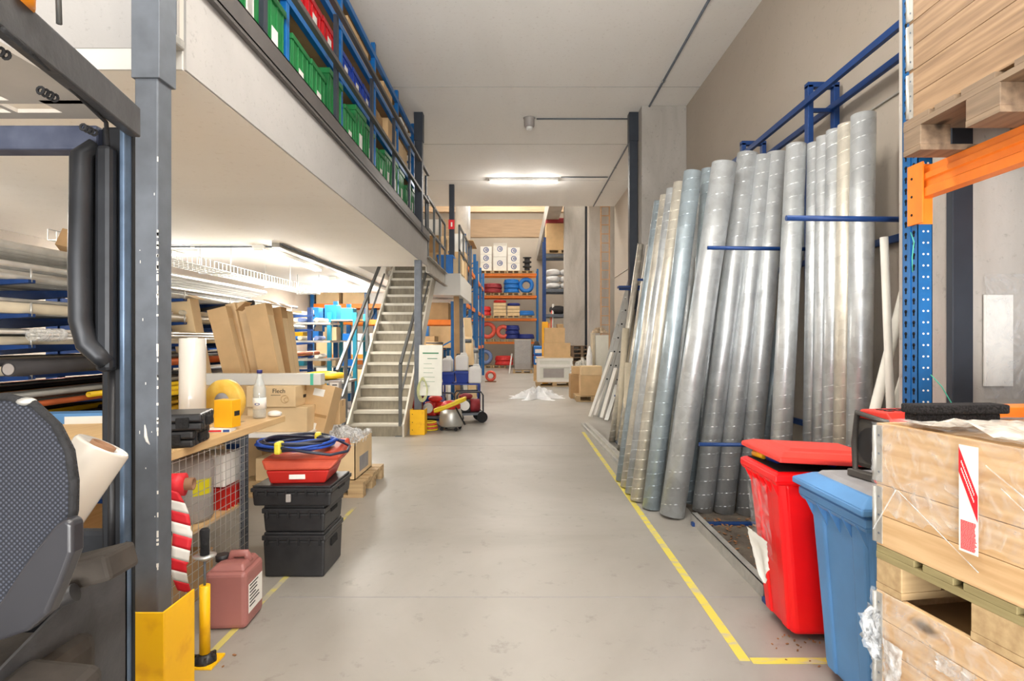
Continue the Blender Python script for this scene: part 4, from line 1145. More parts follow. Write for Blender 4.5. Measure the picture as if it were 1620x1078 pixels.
MB().box(-1.3, -.05, .03, 1.0, .43, .45).build('shelf', 'bench_wood', t)
for q in (.02, .97): MB().box(-1.3, -.006, q, q+.03, BZ-.1, BZ-.046).build('cross_rail', 'steel_grey', t)
MB().box(-.55, -.32, 1.1, 1.55, BZ-.11, BZ-.05).build('drawer', 'white_plastic', t)

def jerry(label, loc, w, d, h, mat, rotz=0, capm='black_plastic', lab=None, group=None):
    t = thing('jerrycan', label, 'canister', loc, rotz, group)
    b = MB(); b.box(-w/2, w/2, -d/2, d/2, 0, h*.84); o = b.build('body', mat, t, bevel=min(w, d)*.12); o.modifiers['Bevel'].segments = 3
    b = MB(); b.taper(-w/2+.012, w/2-.012, -d/2+.012, d/2-.012, h*.83, -w/2+.05, w/2-.03, -d/2+.04, d/2-.04, h*.93); b.build('shoulder', mat, t, bevel=.012)
    MB().tube([(-w*.1, 0, h*.88), (-w*.05, 0, h), (w*.28, 0, h), (w*.36, 0, h*.88)], d*.09, 8).build('handle', mat, t)
    MB().cyl((-w*.3, 0, h*.9), (-w*.3, 0, h*.99), min(w, d)*.16, seg=14).build('cap', capm, t)
    if lab: MB().box(w/2-.002, w/2+.0015, -d*.38, d*.38, h*.2, h*.62).build('label_sticker', lab, t)
    return t
t = jerry('dusty red jerrycan with white label on the floor beside the bench leg', (-1.525, 3.06, 0), .215, .24, .355, 'jerry_red', R(4), lab='paper')
b = MB(); rr = random.Random(1)
for k in range(7): b.box(.109, .1105, -.08, -.08+rr.uniform(.06, .14), .1+k*.018, .106+k*.018)
b.build('small_print', 'ink', t)

# yellow stand with handle
t = thing('barrier_stand', 'yellow pedestal stand with black grip beside the yellow column guard', 'stand', (-1.455, 2.64, 0))
MB().box(-.05, .06, -.055, .07, 0, .012).build('base_plate', 'yellow_paint', t, bevel=.002)
b = MB(); b.lathe([(0, .012), (.05, .012), (.046, .025), (.028, .045), (0, .05)])
for k in range(6):
    a = k*PI/3; b.obox((.035*math.cos(a), .035*math.sin(a), .025), (.035, .012, .03), (0, 0, a))
b.build('star_foot', 'black_plastic', t)
MB().cyl((0, 0, .05), (0, 0, .364), .023, seg=18).build('post', 'yellow_paint', t)
MB().cyl((0, 0, .36), (0, 0, .50), .006, seg=8).build('rod', 'steel_grey', t)
MB().lathe([(0, .475), (.012, .478), (.048, .498), (.05, .503), (.01, .505), (0, .505)]).build('disc', 'alu', t)
MB().lathe([(0, .505), (.02, .506), (.019, .56), (.021, .62), (.015, .627), (0, .627)]).build('grip', 'black_rubber', t)

# barrier tape on a roll
t = thing('barrier_tape', 'roll of red and white barrier tape hanging from the near bench corner', 'tape', (-1.66, 2.76, .80))
b = MB(); b.lathe([(.03, -.04), (.055, -.04), (.055, .04), (.03, .04)], (0, 0, 0), 20, Euler((0, PI/2, R(14))).to_matrix()); b.build('roll', 'red_print', t)
b = MB(); b.pipe((-.045, 0, 0), (.075, .02, 0), .03, .006, 18); b.build('core', 'core_brown', t)
rr = random.Random(3)
def strip(u, v):
    x = -.0+.09*u+.02*math.sin(u*5)+(.062+.02*math.sin(u*4))*(v-.5)*2*.5+(.01 if .4 < u < .7 else 0); y = -.06+.035*math.sin(u*7)*.5+(v-.5)*.02; z = -.01-.49*u
    return (x, y, z)
N = 9
for k in range(N):
    b = MB(); nu = 4
    def fn(u, v, k=k):
        uu = (k+u)/N+(v-.5)*.06; return strip(max(0, min(1, uu)), v)
    b.sheet(fn, nu, 4); b.build('red_stripe' if k % 2 == 0 else 'white_stripe', 'red_print' if k % 2 == 0 else 'paper', t, recalc=False, solid=.001)

# under-bench things
t = thing('grey_drum', 'grey plastic drum with yellow label behind the bench mesh', 'drum', (-1.93, 3.33, .452))
MB().lathe([(0, 0), (.12, 0), (.13, .02), (.13, .33), (.12, .36), (.06, .375), (0, .378)], seg=28).build('body', 'grey_drum', t)
b = MB(); n = 8
vs = [(.1315*math.cos(a), .1315*math.sin(a), z) for a in [(-.9+.9*i/n) for i in range(n+1)] for z in (.16, .25)]
b.add(vs, [(2*i, 2*i+2, 2*i+3, 2*i+1) for i in range(n)]); b.build('label_sticker', 'label_yellow', t, recalc=False)
t = thing('red_crate', 'red ribbed crate standing behind the bench mesh near the leg', 'crate', (-1.98, 3.62, .452))
b = MB(); b.taper(-.16, .16, -.11, .11, 0, -.18, .18, -.12, .12, .13)
for k in range(6): b.box(-.18, .185, -.11+k*.04, -.105+k*.04, 0, .12)
b.build('tub', 'red_plastic', t)
carton('white printed carton standing in the red crate under the bench', (-1.97, 3.62, .59), .3, .2, .2, 'paper', tape_=False)
carton('pink and white flat box on the upper under-bench stack', (-1.95, 3.3, .832), .28, .5, .05, 'red_lid', tape_=False) if 0 else None
t = thing('tool_scraps', 'loose dark tools lying on the bench shelf at its near end', 'tools', (-1.95, 2.9, .452))
for i in range(5): MB().obox((random.uniform(-.1, .12), random.uniform(-.1, .12), .03), (.2, .03, .03), (0, .1, random.random()*3)).build('tool', random.choice(('black_plastic', 'paper', 'steel_grey')), t, bevel=.004)
carton('grey box on the floor under the bench', (-2.1, 3.2, 0), .5, .5, .25, 'cardboard_dark')

# items on the bench
for i in range(2):
    t = thing('tool_case', ['lower black plastic tool case on the near end of the bench', 'upper black plastic tool case on the near end of the bench'][i], 'tool case', (-1.92+.03*i, 3.06, BZ+.0005+i*.088), R(12+4*i), 'black tool cases on the bench')
    MB().box(-.2, .2, -.14, .14, 0, .04).build('shell', 'black_plastic', t, bevel=.012)
    MB().box(-.2, .2, -.14, .14, .043, .086).build('lid', 'black_plastic', t, bevel=.012)
    for x in (-.11, .11): MB().box(x-.03, x+.03, -.152, -.138, .015, .07).build('latch', 'black_rubber', t, bevel=.003)
    MB().box(.198, .212, -.06, .06, .02, .066).build('handle', 'black_rubber', t, bevel=.004)
    b = MB()
    for k in range(4): b.box(-.203, .203, -.1+k*.06, -.08+k*.06, .008, .08)
    b.build('rib', 'black_plastic', t)
t = thing('film_roll', 'standing white translucent roll of stretch film on the bench', 'film roll', (-2.13, 3.72, BZ))
MB().lathe([(.03, 0), (.077, 0), (.079, .01), (.079, .57), (.075, .575), (.03, .575)], seg=32).build('roll', 'film_roll_mat', t)
MB().pipe((0, 0, -.0), (0, 0, .58), .03, .005, 18).build('core', 'paper', t)
t = thing('strapping_roll', 'large flat yellow roll of plastic strap standing on the bench', 'roll', (-1.99, 3.86, BZ+.148), R(-14))
MB().lathe([(.06, -.03), (.14, -.03), (.148, -.022), (.148, .022), (.14, .03), (.06, .03)], seg=44, q=Euler((PI/2, 0, 0)).to_matrix()).build('strap', 'roll_yellow', t)
MB().lathe([(.0, -.033), (.058, -.033), (.058, .033), (0, .033)], seg=28, q=Euler((PI/2, 0, 0)).to_matrix()).build('core', 'grey_lid', t)
t = thing('yellow_box', 'bright yellow box standing before the strap roll on the bench', 'box', (-1.815, 3.55, BZ+.022), R(-8))
MB().box(-.06, .06, -.045, .045, 0, .17).build('carton', 'box_yellow', t, bevel=.003)
MB().box(.0605, .062, -.02, .03, .07, .1).build('label_sticker', 'ink', t)
t = thing('flat_box', 'flat red and blue printed box under the yellow box', 'box', (-1.83, 3.5, BZ+.0005), R(8))
MB().box(-.07, .07, -.05, .06, 0, .02).build('carton', 'paper', t, bevel=.001)
MB().box(-.06, .02, -.0512, -.05, .005, .015).build('red_print', 'red_print', t); MB().box(.03, .066, -.0512, -.05, .003, .017).build('blue_print', 'ink_blue', t)
t = thing('water_bottle', 'clear water bottle with blue cap on the far bench corner', 'bottle', (-1.865, 4.1, BZ))
MB().lathe([(0, 0), (.04, 0), (.045, .008), (.045, .2), (.042, .22), (.025, .275), (.017, .3), (.016, .33), (.012, .332), (.012, .3), (.02, .275), (.037, .22), (.041, .2), (.041, .012), (0, .008)], seg=24).build('bottle', 'bottle_clear', t)
MB().lathe([(0, .323), (.019, .323), (.019, .345), (.017, .348), (0, .348)], seg=18).build('cap', 'cap_blue', t)
MB().lathe([(.0455, .07), (.0458, .07), (.0458, .15), (.0455, .15)], seg=24).build('label_sticker', 'paper', t)
o = text('o', .06, 'ink_blue', t, (.004, -.0465, .108), (PI/2, 0, 0), 'emblem'); o.scale = (1.3, .6, .2)
sack('small crumpled white tissue on the far edge of the bench', (-1.79, 4.18, BZ), .09, .07, .045, 'paper', cat='paper', name='crumpled_paper', seed=9)
# blue box on the far side of the bench
t = thing('cable_box', 'light blue and white long box lying on the bench behind the forklift', 'box', (-2.95, 3.9, BZ), R(12))
MB().box(-.35, .25, -.08, .08, 0, .07).build('box', 'blue_bin', t, bevel=.004); MB().box(-.1, .25, -.083, -.08, 0, .05).build('label_sticker', 'paper', t)

# ================================================================== BLACK BOX STACK + TOOLBOX + HOSE
def blackbox(label, loc, w, d, h, rotz=0, lid=.05, over=.0, ribs=6, group=None):
    t = thing('storage_box', label, 'storage box', loc, rotz, group)
    MB().taper(-w/2+.008, w/2-.008, -d/2+.008, d/2-.008, 0, -w/2+over, w/2-over, -d/2+over, d/2-over, h-lid).build('body', 'black_plastic', t, bevel=.012)
    MB().box(-w/2-.006, w/2+.006, -d/2-.006, d/2+.006, h-lid, h-lid*.35).build('rim', 'black_plastic', t, bevel=.006)
    MB().box(-w/2+.004, w/2-.004, -d/2+.004, d/2-.004, h-lid*.4, h).build('lid', 'black_plastic', t, bevel=.008)
    b = MB()
    for k in range(ribs):
        x = -w/2+.03+k*(w-.06)/(ribs-1); b.box(x-.006, x+.006, -d/2-.01, -d/2+.01, h-lid*1.6, h-lid*.6)
    b.build('rib', 'black_rubber', t)
    MB().box(w/2-.004, w/2+.006, -.06, .06, h*.55, h*.72).build('grip', 'black_hole', t, bevel=.004)
    return t
sx, sy = -1.42, 3.78
blackbox('large black plastic box at the bottom of the stack by the bench', (sx, sy, 0), .39, .37, .285)
blackbox('shallow black plastic box in the middle of the stack by the bench', (sx, sy, .286), .39, .37, .17)
t = blackbox('wide ribbed black case on top of the black box stack', (sx-.005, sy, .457), .5, .42, .13, lid=.04, ribs=8)
MB().box(-.03, .0, -.226, -.21, .03, .08).build('latch', 'grey_drum', t, bevel=.004)
t = thing('tool_case', 'red and orange tool case lying on the black box stack', 'tool case', (-1.4, 3.8, .5875), R(4))
b = MB(); b.taper(-.19, .15, -.17, .14, 0, -.215, .18, -.185, .16, .085); b.build('tray', 'red_plastic', t, bevel=.01)
b = MB(); b.taper(-.22, .185, -.19, .165, .087, -.25, .24, -.17, .2, .15); b.add([(-.25, -.17, .15), (.24, -.17, .15), (.24, .2, .15), (-.25, .2, .15), (-.2, -.1, .172), (.2, -.08, .185), (.23, .18, .235), (-.2, .18, .19)], [(0, 3, 2, 1), (4, 5, 6, 7), (0, 1, 5, 4), (1, 2, 6, 5), (2, 3, 7, 6), (3, 0, 4, 7)]); b.build('lid', 'orange_red', t, bevel=.014)
MB().box(-.07, .03, -.1805, -.176, .03, .06).build('label_sticker', 'paper', t)
t = thing('hose_coil', 'coil of dark and blue air hose with yellow ties on the orange case', 'hose', (-1.475, 3.78, .80))
t.scale = (1.18, 1.1, 1.25)
rr = random.Random(31)
def loop(R0, z, ox, oy, sq, ph):
    return [((R0+.008*math.sin(3*a+ph))*math.cos(a)+ox, (R0*sq+.008*math.cos(2*a+ph))*math.sin(a)+oy, z+.008*math.sin(2*a+ph)) for a in [2*PI*i/40 for i in range(40)]]
for k in range(11):
    m_ = 'cable_blue' if k % 3 == 0 else 'cable_dark'
    b = MB(); b.tube(loop(rr.uniform(.165, .215), rr.uniform(.0, .035), rr.uniform(-.008, .008), rr.uniform(-.008, .008), rr.uniform(.8, .95), rr.random()*6), .0075, 8, closed=True)
    b.build('hose_loop', m_, t)
b = MB(); b.tube([(.12, .1, .03), (.22, .06, .02), (.3, 0, .0), (.31, -.08, -.015), (.24, -.16, -.02), (.12, -.19, -.0), (-.02, -.19, .02)], .0075, 8); b.build('hose_end', 'cable_dark', t)
b = MB(); b.tube([(-.02, -.14, .03), (.1, -.08, .04), (.2, .04, .03), (.24, .1, .01)], .0075, 8); b.build('hose_end', 'cable_blue', t)
for (x, y, a) in ((-.03, -.17, 0), (.07, .16, .2)): MB().obox((x, y, .018), (.035, .07, .062), (0, 0, a)).build('tie', 'yellow_tape', t, bevel=.01)

# ================================================================== PALLET WITH CARTON, LONG BOX
pallet('light wooden pallet on the floor left of the aisle before the stair', (-2.68, 5.42, 0), 0, 'pallet_wood', 1.2, .84)
t = thing('open_carton', 'open cardboard carton full of clear plastic film on the low pallet', 'cardboard box', (-1.83, 5.82, .1445))
b = MB(); w, d, h = .5, .62, .36; th = .008
b.box(-w/2, w/2, -d/2, -d/2+th, 0, h); b.box(-w/2, w/2, d/2-th, d/2, 0, h); b.box(-w/2, -w/2+th, -d/2, d/2, 0, h); b.box(w/2-th, w/2, -d/2, d/2, 0, h); b.box(-w/2, w/2, -d/2, d/2, 0, .01); b.build('carton', 'cardboard_pale', t)
MB().box(w/2, w/2+.002, -.16, .16, .05, .2).build('printed_panel', 'grey_lid', t)
rr = random.Random(17); g = [[rr.uniform(0, 1) for _ in range(15)] for _ in range(15)]
b = MB(); b.sheet(lambda u, v: ((u-.5)*w*1.02, (v-.5)*d*1.02, h-.06+.12*g[round(u*14)][round(v*14)]+.09*math.sin(PI*u)*math.sin(PI*v)), 14, 14, False); b.build('film_filling', 'film_dense', t, recalc=False)
carton('low carton with printed side on the front left of the low pallet', (-2.32, 5.75, .1445), .42, .55, .22, 'cardboard_pale')
t = thing('long_carton', 'long narrow taped cardboard carton leaning back on the low pallet', 'cardboard box', (-2.12, 5.5, .16), 0, rot=(R(-12), R(10), R(-6)))
MB().box(-.15, .15, -.1, .1, .22, .98).build('carton', 'cardboard', t, bevel=.004)
MB().box(-.14, .14, -.1015, -.1, .66, .69).build('packing_tape', 'tape_brown', t)
MB().box(-.05, .06, -.1025, -.1, .86, .93).build('label_sticker', 'paper', t); MB().box(-.01, .06, -.1025, -.1, .5, .6).build('label_sticker', 'paper', t)
t.location.z = -.06+.17

# packing table with boxes
t = thing('packing_table', 'low white-topped table carrying the two printed cardboard boxes', 'table', (-3.25, 5.25, 0))
MB().box(0, 1.3, 0, .8, .60, .64).build('table_top', 'white_plastic', t, bevel=.003)
for x in (.03, 1.22):
    for y in (.03, .72): MB().box(x, x+.05, y, y+.05, 0, .60).build('leg', 'steel_grey', t)
t = carton('plain cardboard box on the white table, under the printed box', (-2.26, 5.56, .6405), .56, .46, .235, 'cardboard_pale')
t = carton('cardboard box printed Flech on top of the plain box', (-2.31, 5.56, .877), .46, .5, .195, 'cardboard_pale')
text('Flech', .058, 'ink', t, (.075, -.2515, .15), (PI/2, 0, 0))
b = MB(); b.torus((.13, -.2505, .075), .035, .004, 'Y', 20, 4, .3); b.torus((.145, -.2505, .07), .02, .004, 'Y', 20, 4, .3); b.build('printed_swirl', 'cardboard', t)
MB().box(0, .09, -.2512, -.25, .11, .114).build('printed_line', 'ink', t)
MB().box(.23, .2312, -.06, .02, .07, .1).build('printed_mark', 'ink', t)
t = thing('long_box', 'long white flat box with green tape lying across the printed box', 'box', (-2.35, 5.5, 1.0735))
MB().box(-.75, .46, -.06, .06, 0, .108).build('box', 'grey_white', t, bevel=.003)
MB().box(.36, .39, -.0612, .0612, -.0005, .1092).build('tape', 'label_green', t)
t = thing('paper_bag', 'grey printed box standing at the end of the long white box', 'box', (-1.83, 5.62, 1.0)) if 0 else thing('small_box', 'grey printed upright box between the long white box and the stair', 'box', (-1.80, 5.75, 1.005))
MB().box(-.06, .06, -.03, .03, 0, .2).build('box', 'grey_drum', t, bevel=.002); MB().box(-.045, .045, -.0312, -.03, .02, .18).build('label_sticker', 'paper', t); MB().box(-.02, .03, -.0325, -.0312, .15, .16).build('printed_line', 'ink', t)
t.location = (-1.90, 5.9, .885)
carton('small carton supporting the grey upright box', (-1.9, 5.9, .6405), .16, .2, .243, 'cardboard')

# tall flat cartons leaning against the pipe rack
def lean(label, px0, py0, px1, py1, Y, w, d, mat, flaps=True, Lh=2.0):
    tp = at(px0, py0, Y); bt = at(px1, py1, Y); dr = (bt-tp).normalized()
    k = tp.z/(-dr.z); base = tp+dr*k
    ang = math.atan2(base.x-tp.x, tp.z)
    t = thing('tall_carton', label, 'cardboard box', (base.x, base.y, 0.02), 0, rot=(0, -ang, 0))
    H = k-.03
    MB().box(-w/2, w/2, -d/2, d/2, .03, H).build('carton', mat, t, bevel=.004)
    MB().box(-w/2-.0015, w/2+.0015, -.02, .02, .2, H*.98).build('packing_tape', 'tape_brown', t) if d < .1 else None
    MB().box(-w/2-.002, w/2+.002, -d/2-.002, d/2+.002, H-.13, H+.001).build('cap_flap', mat, t)
    if flaps:
        MB().obox((-w/2-.05, 0, H+.02), (.14, d, .005), (0, -.5, 0)).build('flap', mat, t); MB().obox((w/2+.03, 0, H+.01), (.1, d, .005), (0, .6, 0)).build('flap', mat, t)
    MB().box(w/2-.004, w/2+.0008, -d/2+.01, d/2-.01, .05, H-.02).build('side_panel', 'cardboard_pale', t)
    return t
lean('tall cardboard carton leaning nearest the near steel column', 288, 475, 338, 740, 6.0, .24, .16, 'cardboard_pale')
lean('tall cardboard carton with folded cap, first right of the glass door panel', 345, 487, 388, 660, 6.1, .2, .1, 'cardboard', False)
lean('narrow tall carton squeezed second in the leaning row', 368, 480, 402, 640, 6.3, .1, .14, 'cardboard_pale', False)
lean('narrow tall carton squeezed third in the leaning row', 384, 478, 420, 640, 6.35, .1, .14, 'cardboard_pale', False)
lean('broad tall carton with open torn flaps in the leaning row', 408, 482, 440, 640, 6.2, .22, .16, 'cardboard')
lean('tall carton with pointed top at the stair end of the leaning row', 434, 487, 458, 640, 6.6, .2, .16, 'cardboard_dark')
lean('narrow pale carton last in the leaning row towards the stair', 452, 492, 470, 640, 6.8, .09, .16, 'cardboard_pale', False)
t = thing('glass_panel', 'dark-framed glass panel leaning between the tall cartons', 'panel', (-3.0, 6.35, 0.02), 0, rot=(0, R(-9), 0))
b = MB(); b.box(-.35, -.31, -.015, .015, 0, 1.9); b.box(.31, .35, -.015, .015, 0, 1.9); b.box(-.31, .31, -.015, .015, 1.86, 1.9); b.box(-.31, .31, -.015, .015, 0, .04); b.build('frame', 'black_plastic', t)

# ================================================================== CANTILEVER RACK WITH PIPES
XT = -3.42
t = thing('cantilever_rack', 'long blue cantilever rack loaded with pipes under the mezzanine', 'rack', (-4.75, 3.0, 0))
LV = [.55, .8, 1.03, 1.26, 1.48, 1.7, 1.94, 2.14]
for i in range(7):
    y = 1.0+i*.92
    MB().box(-.06, .06, y-.05, y+.05, 0, 2.35).build('column', 'blue_dark', t)
    MB().box(-.1, 1.3, y-.06, y+.06, 0, .14).build('foot', 'blue_dark', t)
    for z in LV[:-1]:
        b = MB(); b.prism([(.06, z-.12), (XT+4.75, z-.035), (XT+4.75, z-.012), (.06, z-.012)], 'Y', y-.03, y+.03); ar = b.build('arm', 'blue_dark', t)
        MB().cyl((XT+4.745, y, z-.03), (XT+4.745, y, z+.065), .007, seg=6).build('end_stop', 'alu', ar)
MB().box(-.03, .03, .9, 6.6, 2.2, 2.3).build('tie_beam', 'blue_dark', t)
rr = random.Random(99)
lvl = ['bottom', 'second', 'third', 'fourth', 'fifth', 'sixth', 'top']
spec = {0: ('pipe_black', 'pipe_zinc'), 1: ('pipe_black', 'pipe_yellow'), 2: ('pipe_yellow', 'pipe_grey', 'pipe_copper', 'pipe_black'), 3: ('pipe_black', 'pipe_copper', 'pipe_cream', 'pipe_grey'), 4: ('pipe_zinc', 'pipe_grey', 'pipe_cream'), 5: ('pipe_zinc', 'pipe_cream', 'pipe_grey'), 6: ('pipe_zinc', 'pipe_grey', 'pipe_zinc')}
cname = {'pipe_black': 'black', 'pipe_zinc': 'pale zinc', 'pipe_grey': 'dull grey', 'pipe_cream': 'cream', 'pipe_copper': 'copper brown', 'pipe_yellow': 'yellow'}
PIPEM = {}
def pipe(label, x, y0, z, L_, r, mat, group, sq=False, tilt=0, yaw=0):
    key = (round(L_, 1), r, mat, sq)
    if key not in PIPEM:
        b = MB()
        if sq: b.box(-r, r, 0, L_, -r, r); b.box(-r*.8, r*.8, -.001, .001, -r*.8, r*.8)
        else: b.pipe((0, 0, 0), (0, L_, 0), r, min(.005, r*.25), 14)
        o = b.build('steel_pipe', mat, recalc=False); PIPEM[key] = o.data; bpy.data.objects.remove(o)
    o = bpy.data.objects.new('steel_pipe' if mat not in ('pipe_yellow', 'pipe_cream') else 'plastic_pipe', PIPEM[key]); C.objects.link(o)
    o.location = (x, y0, z+r); o.rotation_euler = (tilt, 0, yaw)
    return tag(o, label, 'pipe', group)
for li in range(7):
    z = LV[li]-.011
    for layer in range(2 if li not in (0,) else 1):
        x = XT-.03
        zz = z+(.075 if layer else 0)
        while x > XT-1.15:
            r = rr.choice((.017, .022, .026, .03, .038)) if layer == 0 else rr.choice((.014, .02, .025))
            mt = rr.choice(spec[li])
            if x-r*2 < XT-1.2: break
            x -= r
            y0 = rr.uniform(2.2, 3.4) if rr.random() < .62 else rr.uniform(3.4, 6.2)
            if layer and rr.random() < .35: x -= .06; continue
            pipe('%s pipe lying on the %s arms of the blue cantilever rack' % (cname[mt], lvl[li]), x, y0, zz, min(rr.choice((3.0, 4.0, 5.5)), 9.9-y0), r, mt, '%s pipes on the %s arms of the cantilever rack' % (cname[mt], lvl[li]))
            x -= r+rr.uniform(.001, .015)
for i in range(5):
    pipe('pale pipe lying on the very top of the cantilever rack', XT-.1-i*.16, 2.4+.2*i, 2.13, 5.5, .03, 'pipe_zinc', 'pipes on the very top of the cantilever rack')
t = thing('insulated_pipe', 'fat black wrapped bundle end poking out among the pipes', 'pipe', (XT+.06, 3.75, 1.31), 0)
MB().cyl((0, 0, 0), (0, 1.3, .0), .05, seg=20).build('wrap', 'insul_black', t); MB().cyl((0, -.004, 0), (0, 0, 0), .038, seg=20).build('end', 'grey_drum', t)
t = thing('wrapped_bundle', 'clear-wrapped end of a pipe bundle on the fifth arms of the rack', 'pipe bundle', (XT+.05, 3.95, 1.54))
for k in range(6): MB().cyl((.03*math.cos(k*1.05), 0, .03*math.sin(k*1.05)), (.03*math.cos(k*1.05), 2.5, .03*math.sin(k*1.05)), .013, seg=10).build('pipe', 'pipe_zinc', t)
MB().lathe([(.046, -.01), (.048, .25)], seg=20, q=Euler((-PI/2, 0, 0)).to_matrix()).build('film_wrap', 'film_dense', t)
for i, (x, y, z, m_) in enumerate(((XT+.09, 4.6, 1.0, 'pipe_yellow'), (XT+.09, 4.7, 1.045, 'pipe_yellow'), (XT+.02, 4.5, 1.08, 'pipe_yellow'))):
    pipe('yellow gas pipe end poking out low beside the forklift mast', x, y, z-.03, 3.0, .022, m_, 'yellow gas pipes low on the rack')
t = thing('cardboard_flap', 'dark cardboard flap lying on top of the pipes behind the mast', 'cardboard', (XT-.15, 4.6, 2.2), 0, rot=(R(-20), R(12), .3)); MB().box(-.12, .16, -.1, .1, 0, .15).build('flap', 'cardboard_dark', t)
sack('white plastic pouch lying on top of the pipes behind the mast', (XT-.05, 5.1, 2.18), .25, .35, .14, 'sack_white', seed=22)
for i, (y, z) in enumerate(((5.2, 1.62), (5.0, 1.38), (5.1, 1.14))):
    t = thing('cable_tie_tag', 'green and yellow tags hanging from pipe ends, %s from the top' % names[i], 'tag', (XT+.07, y, z-.1))
    MB().obox((0, 0, 0), (.03, .01, .09), (0, .3, 0)).build('tag', 'label_green' if i != 1 else 'yellow_tape', t); MB().cyl((0, 0, .04), (0, 0, .12), .002, seg=6).build('string', 'paper', t)
# ================================================================== FAR PART UNDER THE MEZZANINE
t = thing('teal_rack', 'turquoise slotted shelving frame behind the stair foot', 'shelving', (-4.05, 12.2, 0))
for (x, y) in ((0, 0), (.55, .0), (0, .8), (.55, .8)): MB().box(x-.04, x+.04, y-.04, y+.04, 0, 2.1).build('upright', 'teal_rack', t)
for z in (.4, .95, 1.5, 1.95):
    MB().box(-1.6, .55, -.02, .82, z-.03, z).build('shelf', 'galv_flat', t)
for x in (-1.6,):
    for y in (0, .8): MB().box(x-.04, x+.04, y-.04, y+.04, 0, 2.1).build('upright', 'teal_rack', t)
rr = random.Random(41)
cols = ['yellow_paint', 'bright_blue', 'paper', 'cardboard', 'coil_pale', 'grey_drum', 'teal_rack', 'cardboard_pale', 'white_plastic']
for zi, z in enumerate((.4, .95, 1.5, 1.95)):
    for k in range(6):
        w = rr.uniform(.16, .3); m_ = rr.choice(cols)
        tag(MB().box(-w/2, w/2, -.15, .15, 0, rr.uniform(.12, .32)).build('parts_box', m_, None, (-5.45+k*.35, 12.42, z+.001), bevel=.006),
            '%s box on the %s shelf of the turquoise shelving, %s from the left' % ({'yellow_paint': 'yellow', 'bright_blue': 'blue', 'paper': 'white', 'cardboard': 'brown', 'coil_pale': 'pale blue', 'grey_drum': 'grey', 'teal_rack': 'turquoise', 'cardboard_pale': 'pale brown', 'white_plastic': 'cream'}[m_], ['lowest', 'second', 'third', 'top'][zi], names[k]), 'box', 'boxes on the turquoise shelving')
# horizontal wall shelving between pipe rack and turquoise rack
t = thing('long_shelving', 'grey shelving with blue arms behind the leaning cartons', 'shelving', (-5.3, 11.2, 0))
for x in (0, 1.2): MB().box(x-.04, x+.04, -.04, .04, 0, 2.15).build('upright', 'blue_dark', t)
for z in (.75, 1.15, 1.5, 1.85): MB().box(-.1, 1.7, -.3, .3, z-.04, z).build('shelf', 'galv_flat', t)
for zi, z in enumerate((.75, 1.15, 1.5, 1.85)):
    for k in range(5):
        m_ = rr.choice(('pipe_zinc', 'pvc_white', 'bright_blue', 'insul_black', 'coil_pale', 'pipe_cream'))
        tag(MB().cyl((0, -.3, .045), (rr.uniform(-.1, .1), .3, .045), .042, seg=12).build('short_tube', m_, None, (-5.15+k*.32, 11.2, z+.002)), 'short tube lying across the %s shelf of the grey shelving' % ['lowest', 'second', 'third', 'top'][zi], 'tube', 'short tubes on the %s grey shelf' % ['lowest', 'second', 'third', 'top'][zi])
sack('heap of yellow rubber hoses on the shelf left of the stair', (-3.55, 10.4, .781), .7, .5, .16, 'pipe_yellow', cat='hose', name='yellow_hoses', seed=6)
t = thing('side_table', 'low grey table left of the stair carrying yellow hoses', 'table', (-3.95, 10.05, 0))
MB().box(0, .9, 0, .7, .74, .78).build('table_top', 'galv_flat', t)
for x in (.03, .82):
    for y in (.03, .62): MB().box(x, x+.05, y, y+.05, 0, .74).build('leg', 'steel_grey', t)
for i, (x, m_, h) in enumerate(((-3.75, 'coil_pale', .22), (-3.45, 'insul_black', .18), (-3.2, 'sack_white', .25))):
    sack(['pale blue', 'black', 'white'][i]+' bag lying on the floor under the grey table left of the stair', (x, 10.4, 0), .28, .4, h, m_, seed=50+i)
# back rack with orange beams under the mezzanine's far end
def pallet_rack(label, loc, W_, D, H, levels, bays=1, rotz=0, bmat='orange_beam', umat='blue_rack', deck=True):
    t = thing('pallet_rack', label, 'pallet rack', loc, rotz)
    for k in range(bays+1):
        x = k*W_/bays
        for y in (0, D): MB().box(x-.05, x+.05, y-.04, y+.04, 0, H).build('upright', umat, t)
        b = MB(); n = int(H/.8)
        for j in range(n): b.bar((x, 0, .2+j*.8), (x, D, .2+j*.8+(.6 if j % 2 == 0 else 0)), .03, .04)
        b.build('brace', umat, t)
    for z in levels:
        for y in (-.05, D): MB().box(.05, W_-.05, y, y+.05, z-.12, z).build('beam', bmat, t)
        if deck: MB().box(.05, W_-.05, 0, D, z-.02, z-.001).build('deck', 'galv_flat', t)
    return t
pallet_rack('pallet rack with orange beams beyond the far end under the mezzanine', (-5.9, 16.3, 0), 3.1, 1.0, 4.0, (1.1, 2.55, 3.6), 2)
rr = random.Random(77)
for zi, z in enumerate((.0, 1.1, 2.55)):
    for k in range(4):
        m_ = rr.choice(('cardboard', 'cardboard_pale', 'paper', 'cardboard_pale', 'sack_white'))
        carton('box load on the %s level of the rack under the mezzanine, %s from left' % (['floor', 'first', 'second'][zi], names[k]), (-5.5+k*.77, 16.8, z+.001), .66, .8, rr.uniform(.6, .95), m_, 'box loads on the rack under the mezzanine', tape_=False)

